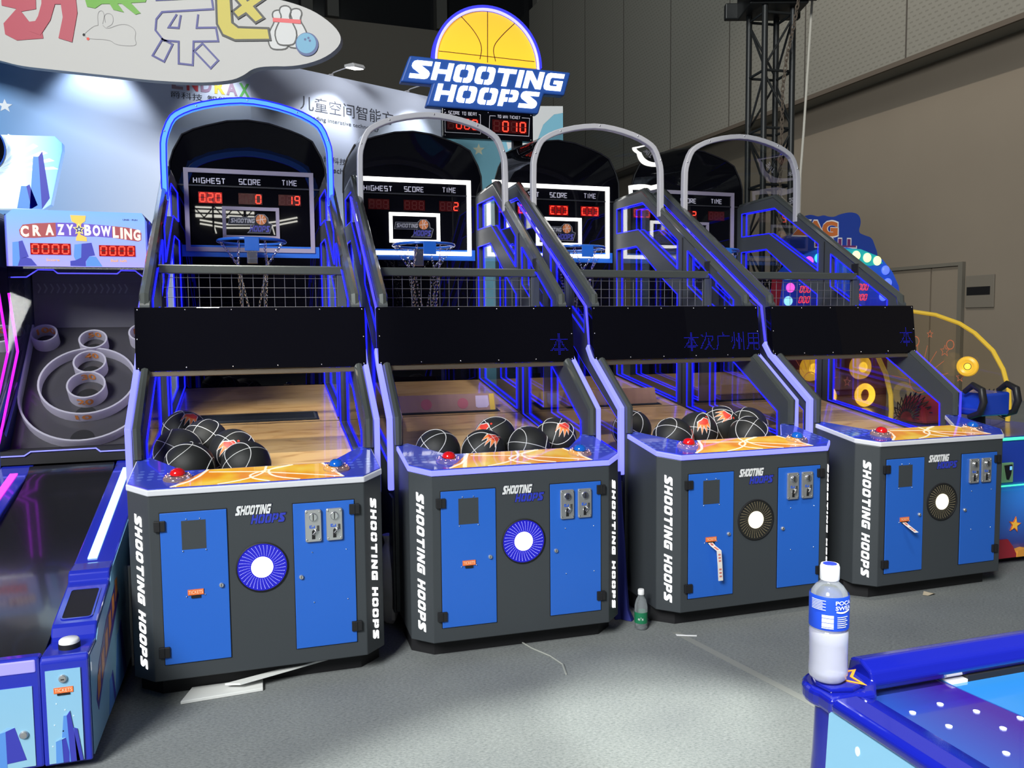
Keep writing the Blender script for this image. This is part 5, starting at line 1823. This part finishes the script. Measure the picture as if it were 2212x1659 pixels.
def arm_lamp(loc, rz, label, power, aim):
    o = thing('arm_lamp', loc, rz, label, 'lamp', 'arm lamps along the booth wall')
    MB().tube([(-.10, .02, .004), (-.08, -.02, .03), (-.02, -.20, .05)], .006, 8).box(-.12, -.08, -.005, .10, .0, .012).build('arm', ARCH_GREY, o, True)
    hd = MB().prism([(-.18, .045), (-.18, .070), (-.34, .050), (-.37, .02), (-.36, .008)], 'x', -.06, .06).build('lamp_head', mat('lamp_grey', (.45, .45, .46), .4), o, bevel=.004)
    MB().prism([(-.195, .038), (-.345, .008), (-.346, .004), (-.196, .034)], 'x', -.052, .052).build('lamp_face', LAMP_FACE, hd)
    M = Matrix.Translation(loc) @ Matrix.Rotation(rz, 4, 'Z')
    p = M @ Vector((0, -.30, -.01))
    q = M @ Vector(aim)
    lamp('arm_lamp_light', 'SPOT', p, q, power, (.93, .97, 1.0), .05, spot=80, blend=.6)
    return o


def on_wall(rz, s, z):
    return (-2.36 + math.cos(rz) * s, 7.6 + math.sin(rz) * s, z)


arm_lamp(on_wall(.72, .93, 3.93), .72, 'arm lamp on the booth wall above the big Chinese writing', 40, (-.25, -.02, -.75))
arm_lamp(on_wall(.72, 1.82, 3.93), .72, 'arm lamp on the booth wall beside the overhead hoop sign', 40, (-.1, -.02, -.75))
# two more lamps of the same row shine from behind the cloud sign, out of sight
for rz, s_, pw, dz in ((.48, -.22, 18, -.75), (.48, -1.25, 50, -.8)):
    M = Matrix.Translation(on_wall(rz, s_, 3.93)) @ Matrix.Rotation(rz, 4, 'Z')
    lamp('arm_lamp_light', 'SPOT', M @ Vector((0, -.30, -.01)), M @ Vector((0, -.02, dz)), pw, (.93, .97, 1.0), .05, spot=80, blend=.6)

# ------------------------------------------------------------------ cloud shaped sign, top left
CY = 6.30
cs = thing('cloud_sign', (0, 0, 0), 0, 'large white cloud shaped sign with colourful Chinese characters at the top left', 'sign')
cl_out = [(-5.2, 3.62), (-4.6, 3.54), (-4.1, 3.56), (-3.837, 3.512), (-3.699, 3.47), (-3.457, 3.441), (-2.97, 3.385), (-2.691, 3.352), (-2.343, 3.330), (-2.10, 3.345), (-2.0, 3.385), (-1.94, 3.43), (-1.84, 3.45), (-1.605, 3.445), (-1.394, 3.50), (-1.262, 3.60), (-1.268, 3.70), (-1.42, 3.83), (-1.592, 3.904), (-1.80, 3.955), (-2.0, 4.20), (-2.6, 4.50), (-3.4, 4.62), (-4.4, 4.55), (-5.1, 4.3), (-5.4, 3.95)]
MB().prism(smooth_loop(cl_out, 2), 'y', CY, CY + .08).build('sign_board', mat('cream_white_board', (.47, .46, .45), .6), cs)
fC = front(CY - .001)
RED_C = mat('coral_red_letter', (.40, .065, .095), .5)
r1 = MB()
for pl_ in ([(-3.80, 4.02), (-3.541, 3.985), (-3.544, 3.882), (-3.655, 3.865), (-3.600, 3.79), (-3.515, 3.80), (-3.500, 3.668), (-3.70, 3.655), (-3.785, 3.70), (-3.793, 3.78), (-3.69, 3.885), (-3.80, 3.91)],
            [(-3.494, 4.05), (-3.245, 4.03), (-3.235, 3.85), (-3.284, 3.637), (-3.385, 3.668), (-3.345, 3.82), (-3.355, 3.915), (-3.40, 3.915), (-3.44, 3.80), (-3.52, 3.69), (-3.60, 3.72), (-3.53, 3.83), (-3.50, 3.92)]):
    r1.flat(fC, pl_, 0, .004 if pl_[0][0] < -3.7 else .006)
r1.build('red_character', RED_C, cs)
g1 = MB()
for pl_ in ([(-3.18, 3.98), (-2.70, 3.98), (-2.72, 3.925), (-2.83, 3.92), (-2.76, 3.845), (-2.80, 3.835), (-2.90, 3.915), (-2.93, 3.915), (-2.885, 3.852), (-2.965, 3.872), (-2.99, 3.915), (-3.05, 3.915), (-3.10, 3.883), (-3.16, 3.895)],):
    g1.flat(fC, pl_, 0, .004)
g1.build('green_character', mat('leaf_green_letter', (.12, .33, .035), .5), cs)
OUTB = mat('navy_outline', (.05, .05, .22), .5)
b1 = MB()
w_ = .014
for pl_ in ([(-2.645, 3.94), (-2.225, 3.955), (-2.215, 3.87), (-2.60, 3.852), (-2.645, 3.80), (-2.655, 3.72), (-2.598, 3.645), (-2.484, 3.635), (-2.490, 3.475), (-2.384, 3.462), (-2.372, 3.635), (-2.186, 3.635), (-2.200, 3.735), (-2.345, 3.735), (-2.33, 3.832)],
            [(-2.605, 3.655), (-2.684, 3.535), (-2.599, 3.489), (-2.53, 3.615), (-2.605, 3.655)], [(-2.369, 3.565), (-2.25, 3.437), (-2.191, 3.495), (-2.305, 3.620), (-2.369, 3.565)], [(-2.49, 3.835), (-2.555, 3.74), (-2.48, 3.735), (-2.46, 3.828)]):
    b1.strip(fC, pl_, w_, 0, .004)
b1.build('outlined_character', OUTB, cs)
y1 = MB()
Y_ALL = ([(-2.19, 4.05), (-2.19, 3.76), (-2.15, 3.68), (-2.06, 3.640), (-1.792, 3.640), (-1.805, 3.725), (-2.03, 3.735), (-2.075, 3.77), (-2.085, 4.05)], [(-2.06, 3.955), (-1.99, 3.985), (-1.955, 3.93), (-1.87, 3.985), (-1.82, 3.94), (-1.905, 3.885), (-1.835, 3.80), (-1.90, 3.765), (-1.97, 3.835), (-2.03, 3.80), (-2.07, 3.85), (-2.01, 3.895)])
yb = MB()
for pl_ in Y_ALL:
    y1.flat(fC, pl_, .002, .006)
    yb.strip(fC, pl_ + [pl_[0], pl_[1]], .016, 0, .007)
y1.build('yellow_character', mat('yellow_letter', (.46, .38, .035), .5), cs)
yb.build('yellow_outline', mat('black_outline', (.02, .02, .02), .5), cs)
# drawn bowling pins and ball
pn_ = MB()
pf_ = MB()
for dx, z_ in ((-.075, .0), (.06, .01), (-.02, .03)):
    px_, pz_ = -1.655 + dx, 3.57 + z_
    shp = [(-.07, .02), (-.085, .09), (-.06, .15), (-.035, .19), (-.03, .215), (-.045, .25), (-.035, .28), (0, .29), (.035, .28), (.045, .25), (.03, .215), (.035, .19), (.06, .15), (.085, .09), (.07, .02), (.04, 0), (-.04, 0)]
    shp = smooth_loop([(px_ + a, pz_ + b) for a, b in shp], 1)
    d0 = .001 + (.003 if z_ == .03 else 0)
    pf_.flat(fC, shp, d0, d0 + .001)
    pn_.strip(fC, shp + shp[:2], .010, d0, d0 + .0018)
pf_.build('drawn_pin', mat('pin_white', (.50, .50, .50), .5), cs)
pn_.build('pin_outline', mat('black_outline', (.02, .02, .02), .5), cs)
MB().flat(fC, [(-1.77, 3.772), (-1.56, 3.755), (-1.56, 3.785), (-1.77, 3.802)], .0045, .006).build('pin_band', mat('pin_red', (.60, .06, .07), .5), cs)
bb_ = MB().flat(fC, circle(-1.518, 3.605, .086, 32), .006, .008).build('drawn_ball', mat('drawn_ball_navy', (.03, .06, .20), .5), cs)
MB().flat(fC, circle(-1.523, 3.612, .074, 32), .008, .009).build('ball_face', mat('drawn_ball_blue', (.10, .30, .46), .5), bb_)
for a, b in ((-1.53, 3.64), (-1.505, 3.65), (-1.495, 3.63)):
    MB().flat(fC, circle(a, b, .009, 12), .009, .0095).build('finger_hole', mat('drawn_ball_navy', (.03, .06, .20), .5), bb_)
# drawn rabbit, a few fine lines
rb = MB()
for pl_ in (smooth_loop([(-3.085, 3.76), (-3.12, 3.755), (-3.19, 3.70), (-3.195, 3.685), (-3.16, 3.66), (-3.0, 3.655), (-2.96, 3.615), (-2.83, 3.605), (-2.80, 3.62), (-2.815, 3.66), (-2.80, 3.72), (-2.86, 3.765), (-2.93, 3.765), (-3.02, 3.73), (-3.05, 3.76)], 2, False),
            smooth_loop([(-3.085, 3.76), (-3.085, 3.86), (-3.04, 3.87), (-3.03, 3.78)], 2, False), smooth_loop([(-3.05, 3.77), (-3.03, 3.85), (-2.97, 3.84), (-2.97, 3.77), (-3.02, 3.745)], 2, False)):
    rb.strip(fC, pl_, .004, 0, .001)
rb.build('drawn_rabbit', mat('pencil_grey', (.28, .27, .27), .6), cs)
MB().flat(fC, circle(-3.195, 3.692, .010, 12), 0, .002).build('rabbit_nose', BLACK, cs)
MB().flat(fC, circle(-3.165, 3.662, .011, 12), 0, .002).build('rabbit_mouth', FLAME_RED, cs)
MB().box(-3.9, -3.86, CY + .08, 7.35, 3.80, 3.84).box(-2.75, -2.71, CY + .08, 7.75, 3.80, 3.84).build('bracket', ARCH_GREY, cs)

# ------------------------------------------------------------------ truss tower, hoist chain, rope
TRUSS = mat('dark_truss_steel', (.022, .024, .025), .45, metal=.3)
tz = thing('truss_tower', (2.66, 8.5, 0), 0, 'dark four-legged truss tower standing behind the last two basketball machines', 'truss')
AN = [math.radians(a) for a in (148, 238, 328, 58)]
CR = [(.218 * math.cos(a), .218 * math.sin(a)) for a in AN]
for x, y in CR:
    MB().cyl((x, y, .02), (x, y, 5.6), 0.030, 12).build('leg', TRUSS, tz, True)
for k in range(10):
    z = .06 + k * .5625
    zz_ = z
    bm_ = MB()
    for q in range(4):
        a, b = CR[q], CR[(q + 1) % 4]
        bm_.tube([(*a, zz_), (*b, zz_)], .014, 8)
        if k < 9:
            lo, hi = (a, b) if (k + q) % 2 == 0 else (b, a)
            bm_.tube([(*lo, zz_ + .03), (*hi, zz_ + .53)], .012, 8)
    bm_.build('brace', TRUSS, tz, True)
MB().box(-.3, .3, -.3, .3, 0, .02).build('base_plate', TRUSS, tz)
sl_ = MB()
sl_.box(-.28, .30, -.24, .24, 4.62, 5.1).box(-.40, .38, -.30, -.22, 4.64, 4.80).box(-.40, .38, .22, .30, 4.64, 4.80)
sl_.build('sleeve_block', TRUSS, tz, bevel=.01)
hc = chain(None, [(2.84, 8.23, 4.62), (2.80, 8.22, 4.4), (2.735, 8.22, 4.1), (2.70, 8.22, 3.8), (2.69, 8.22, 3.2), (2.685, 8.22, 2.4), (2.68, 8.22, 1.2)], .05, .006)
hc.name = 'hoist_chain'
hc.data.materials.clear()
hc.data.materials.append(mat('rusty_chain', (.14, .11, .085), .6, metal=.4))
tag(hc, 'rusty hoist chain hanging down the dark truss tower', 'chain')
rp = MB().tube([(3.14, 8.5, 6.5), (3.085, 8.5, 4.9), (3.05, 8.5, 4.2), (3.01, 8.5, 3.4), (2.985, 8.5, 3.0), (2.97, 8.5, 1.5), (2.97, 8.5, .01)], .0125, 8).build('white_rope', mat('pale_rope', (.50, .48, .42), .8), None, True)
tag(rp, 'pale rope hanging straight down right of the truss tower', 'rope')

# ------------------------------------------------------------------ ball blaster machine at the far right
RED_P = mat('red_panel', (.32, .02, .035), .35)
BLUE_P = mat('bright_blue_panel', (.012, .05, .42), .25, coat=.4)
GREEN_L = glow('green_light_line', (.06, 1.0, .40), 1.6)
YEL = mat('yellow_edge', (.62, .42, .04), .4, emit=(1, .6, .05), strength=.18)
ORANGE_ETCH = mat('orange_etching', (.6, .16, .07), .4, emit=(1, .25, .1), strength=.10)
zb = thing('ball_blaster_machine', (MACH[3][0], MACH[3][1], 0), MACH[3][2], 'blue and yellow ball blaster machine with domed clear sides at the right edge', 'arcade machine')
X0, X1 = .58, 1.72
ART = make_gradient('blue_star_art', 2, 0.05, .50, (.03, .02, .22), (.02, .22, .75), rough=.3, emit=.12)
MB().prism([(.42, .46), (.34, .44), (.285, .36), (.262, .25), (.275, .12), (.33, .05), (.9, .05), (.9, .46)], 'x', X0, X1).build('front_bulge', ART, zb, True)
MB().prism([(.42, .44), (.42, .74), (.46, .755), (2.3, .755), (2.3, .05), (.9, .05)], 'x', X0, X1).build('body', BLUE_P, zb, bevel=.006)
MB().box(X0 + .05, X1 - .05, .35, 1.85, 0, .06).build('base', BLACK, zb)
MB().tube([(X0, .412, .748), (X1, .412, .748)], .009, 8).tube([(X0, .40, .455), (X1, .40, .455)], .006, 8).build('green_light', GREEN_L, zb)
fz_ = frame((0, .258, 0), (1, 0, 0), (0, 0, 1))
for x, z, r in ((.835, .252, .050), (1.18, .18, .06), (1.52, .26, .05)):
    s0 = MB().flat(fz_, star(x, z, r, None, 5, 80), -.004, .002).build('print_star', mat('star_rim', (.75, .16, .03), .4), zb)
    MB().flat(fz_, star(x, z, r * .78, None, 5, 80), .002, .004).build('star_centre', mat('star_gold', (.85, .48, .06), .4, emit=(1, .5, .05), strength=.15), s0)
MB().prism([(X0, .05), (X0, .17), (.79, .165), (.83, .12), (.86, .07), (.86, .05)], 'y', .262, .30).build('print_cloud', RED_P, zb)
MB().prism([(.86, .05), (.87, .085), (.92, .10), (.98, .09), (1.0, .05)], 'y', .258, .30).build('print_cloud', mat('cloud_orange', (.75, .32, .05), .4), zb)
cr = MB().box(.887, .985, .405, .42, .475, .60).build('card_reader', mat('green_reader_plate', (.20, .40, .20), .4), zb, bevel=.005)
MB().prism([(.905, .585), (.967, .588), (.958, .53), (.942, .495), (.928, .497)], 'y', .398, .406).build('reader_face', BLACK, cr)
MB().box(.945, .960, .396, .399, .556, .578).build('reader_lamp', glow('blue_reader_lamp', (.1, .3, 1), 2.0), cr)
for cx_ in (.765, 1.40):
    cn = MB().prism([(cx_ - .125, .955), (cx_ - .10, 1.015), (cx_ - .06, 1.042), (cx_ + .12, 1.05), (cx_ + .12, .905), (cx_ - .11, .905)], 'y', .36, .58).build('ball_cannon', BLUE_P, zb, bevel=.015, seg=3)
    MB().lathe([(.055, 0), (.045, .06), (.040, .15)], (cx_, .48, .745), n=20).build('cannon_post', BLACK, cn, True)
    for s in (-1, 1):
        hx = cx_ + s * .135
        MB().tube([(hx, .42, .90), (hx - .005, .34, .93), (hx - .012, .31, 1.0), (hx - .008, .33, 1.07), (hx, .40, 1.095), (hx, .46, 1.05)], [.017, .018, .02, .02, .018, .016], 10).build('cannon_grip', mat('black_grip', (.015, .015, .017), .45), cn, True)
# domed sides
DY = [(2.4, 1.50), (2.2, 1.545), (2.05, 1.562), (1.93, 1.563), (1.70, 1.532), (1.47, 1.463), (1.33, 1.39), (1.17, 1.263), (1.08, 1.13), (1.03, .99), (1.02, .88), (1.03, .76)]
TINT = glass('yellow_tinted_acrylic', (1.0, .97, .90), .975, .30)
for x in (.60, 1.65):
    ds = MB().prism(DY + [(2.4, .76)], 'x', x - .003, x + .003).build('dome_side', TINT, zb)
    MB().tube([(x, y, z) for y, z in DY], .016, 8).build('dome_edge', YEL, ds, True)
    et = MB()
    fe = frame((x - .0035, 0, 0), (0, -1, 0), (0, 0, 1))
    for k in range(9):
        an = math.radians(15 + k * 20)
        et.strip(fe, [(-1.85 + .12 * math.cos(an), 1.0 + .12 * math.sin(an)), (-1.85 + .30 * math.cos(an), 1.0 + .30 * math.sin(an))], .004, 0, .0006)
    for a, b, r in ((-1.6, 1.25, .045), (-1.75, 1.38, .03), (-1.45, 1.05, .035), (-2.05, 1.3, .035)):
        et.strip(fe, star(a, b, r) + star(a, b, r)[:2], .004, 0, .0006)
    for a, b, r in ((-1.85, 1.0, .10), (-1.90, 1.32, .04), (-1.55, 1.30, .035)):
        et.strip(fe, circle(a, b, r, 16) + circle(a, b, r, 16)[:2], .006, 0, .0006)
    et.build('dome_etching', ORANGE_ETCH, ds)
MB().box(X0 + .03, X1 - .03, 2.25, 2.44, .05, 1.50).build('back_cabinet', mat('dim_red_back', (.16, .03, .06), .5), zb)
YG = glow('warm_target_lamp', (1.0, .62, .05), 1.9)
for x, z in ((.90, 1.10), (1.40, 1.10)):
    tl = MB().lathe([(.105, 0), (.10, .03), (.07, .05), (.045, .045)], (x, 2.25, z), (0, -1, 0), 32, cap=False).build('target_lamp', mat('amber_ring', (.6, .35, .03), .3, emit=(1, .55, .04), strength=.75), zb, True)
    MB().lathe([(.045, .045), (.03, .055), (.0005, .058)], (x, 2.25, z), (0, -1, 0), 24).build('glow_core', YG, tl, True)
for x, z in ((1.05, .86), (1.45, .86)):
    MB().torus((x, 2.235, z), (0, 1, 0), .075, .026, 28, 8).build('hole_ring', YG, zb, True)
MB().prism([(1.10, .76), (1.14, .93), (1.30, .95), (1.38, .76)][::-1], 'x', .97, 1.24).build('ball_tray', RED_P, zb, bevel=.02)
for cxn in (.87, 1.58):
    nt_ = MB()
    for k in range(13):
        a = math.radians(5 + k * 14)
        for e in (math.radians(5 + (k + 1.5) * 14), math.radians(5 + (k - 1.5) * 14)):
            nt_.tube([(cxn + .05 * math.cos(a), 1.17, .80 + .05 * math.sin(a)), (cxn + .11 * math.cos((a + e) / 2), 1.15, .80 + .11 * math.sin((a + e) / 2)), (cxn + .18 * math.cos(e), 1.11, .80 + .19 * math.sin(e))], .0035, 5)
    nt_.build('black_net', BLACK, zb)
dl = MB().torus((1.62, 1.36, 1.14), (-1, -.6, 0), .052, .024, 28, 8).build('dome_reflection', mat('dim_amber_ring', (.6, .35, .03), .3, emit=(1, .55, .04), strength=.45), zb, True)  # glowing ring and core stand in for a yellow reflection in the dome
MB().sphere((1.62, 1.36, 1.14), .022, 14, 10).build('glow_core', YG, dl, True)
# lit score panel and lettered header
PB = make_gradient('deep_blue_lit_panel', 2, 1.55, 2.1, (.015, .012, .42), (.012, .10, .50), rough=.3, emit=.42)
HX = [(.74, 1.56), (2.06, 1.56), (2.02, 1.80), (1.95, 1.92), (1.84, 2.03), (1.66, 2.10), (1.45, 2.13), (1.15, 2.11), (.92, 2.03), (.78, 1.90), (.72, 1.75)]
pb = MB().prism(HX, 'y', 2.49, 2.56).build('score_panel', PB, zb)
MB().box(.80, 1.70, 2.40, 2.50, 1.40, 1.62).build('panel_mount', BLUE_P, zb)
fH = front(2.489)


def r5(px_, py_):
    return 1.02 + (px_ - 470) * .00081, 1.764 - (py_ - 1100) * .00068 + (px_ - 470) * .00003


MB().flat(fH, [r5(940, 600), r5(1180, 610), r5(1400, 700), r5(1480, 800), r5(1300, 830), r5(1100, 760), r5(980, 690)], 0, .001).build('teal_band', mat('teal_print', (.02, .32, .38), .3, emit=(.02, .5, .5), strength=.35), pb)
MB().flat(fH, [r5(60, 960), r5(190, 960), r5(150, 1300), r5(30, 1300)], .0, .001).build('red_band', RED_P, pb)
for px_, py_, c, s_ in ((285, 1070, (1, .12, .75), 1.6), (260, 1235, (.30, .75, 1), 1.6), (515, 745, (1, .15, .65), 1.3), (635, 712, (.05, .75, 1), 1.8), (830, 690, (.05, .75, 1), 1.8), (1120, 690, (.75, 1, .35), 1.7), (1265, 722, (.75, 1, .35), 1.7), (1400, 765, (.75, 1, .35), 1.7), (1515, 890, (.09, .15, 1), 1.5), (1550, 1055, (.09, .15, 1), 1.5), (1490, 1230, (.09, .15, 1), 1.5)):
    x, z = r5(px_, py_)
    MB().sphere((x, 2.485, z), .041, 20, 12, 1, .55, 1).build('panel_bulb', glow('bulb_%02d%02d' % (int(c[0] * 10), int(c[1] * 10)), c, s_), pb, True)
for px_, py_ in ((472, 1098), (460, 1228), (1222, 1098), (1205, 1228)):
    x, z = r5(px_, py_)
    digits(pb, 'score_display', fH, '000', x - .058, x + .058, z - .034, z + .034, lens=False, lean=.3)
HD = [r5(a, b) for a, b in ((200, 470), (250, 420), (340, 410), (400, 360), (440, 230), (500, 170), (570, 160), (660, 190), (720, 165), (790, 190), (880, 190), (960, 150), (1080, 130), (1180, 160), (1215, 260), (1175, 390), (1260, 430), (1360, 460), (1400, 560), (1440, 660), (1440, 720), (1250, 720), (900, 650), (420, 660), (220, 600))]
hd = MB().prism(smooth_loop(HD, 2), 'y', 2.52, 2.55).build('header_sign', mat('header_blue', (.018, .05, .30), .4), zb)
fG = front(2.5195)
x0, z1 = r5(330, 225)
x1, z0 = r5(905, 440)
text(MB(), 'ZAG', fG, x0 - .012, x1 + .012, z0 - .012, z1 + .012, .0008, bold=.09).build('header_letters', PALE_LINE, hd)
text(MB(), 'ZAG', fG, x0, x1, z0, z1, .0016, bold=.06).build('header_letters', mat('header_orange', (.55, .15, .04), .3), hd)
x0, z1 = r5(620, 455)
x1, z0 = r5(1150, 585)
text(MB(), 'BALL', fG, x0 - .010, x1 + .010, z0 - .010, z1 + .010, .0008, bold=.07).build('header_letters', PALE_LINE, hd)
text(MB(), 'BALL', fG, x0, x1, z0, z1, .0016, bold=.04).build('header_letters', mat('header_maroon', (.16, .03, .12), .3), hd)
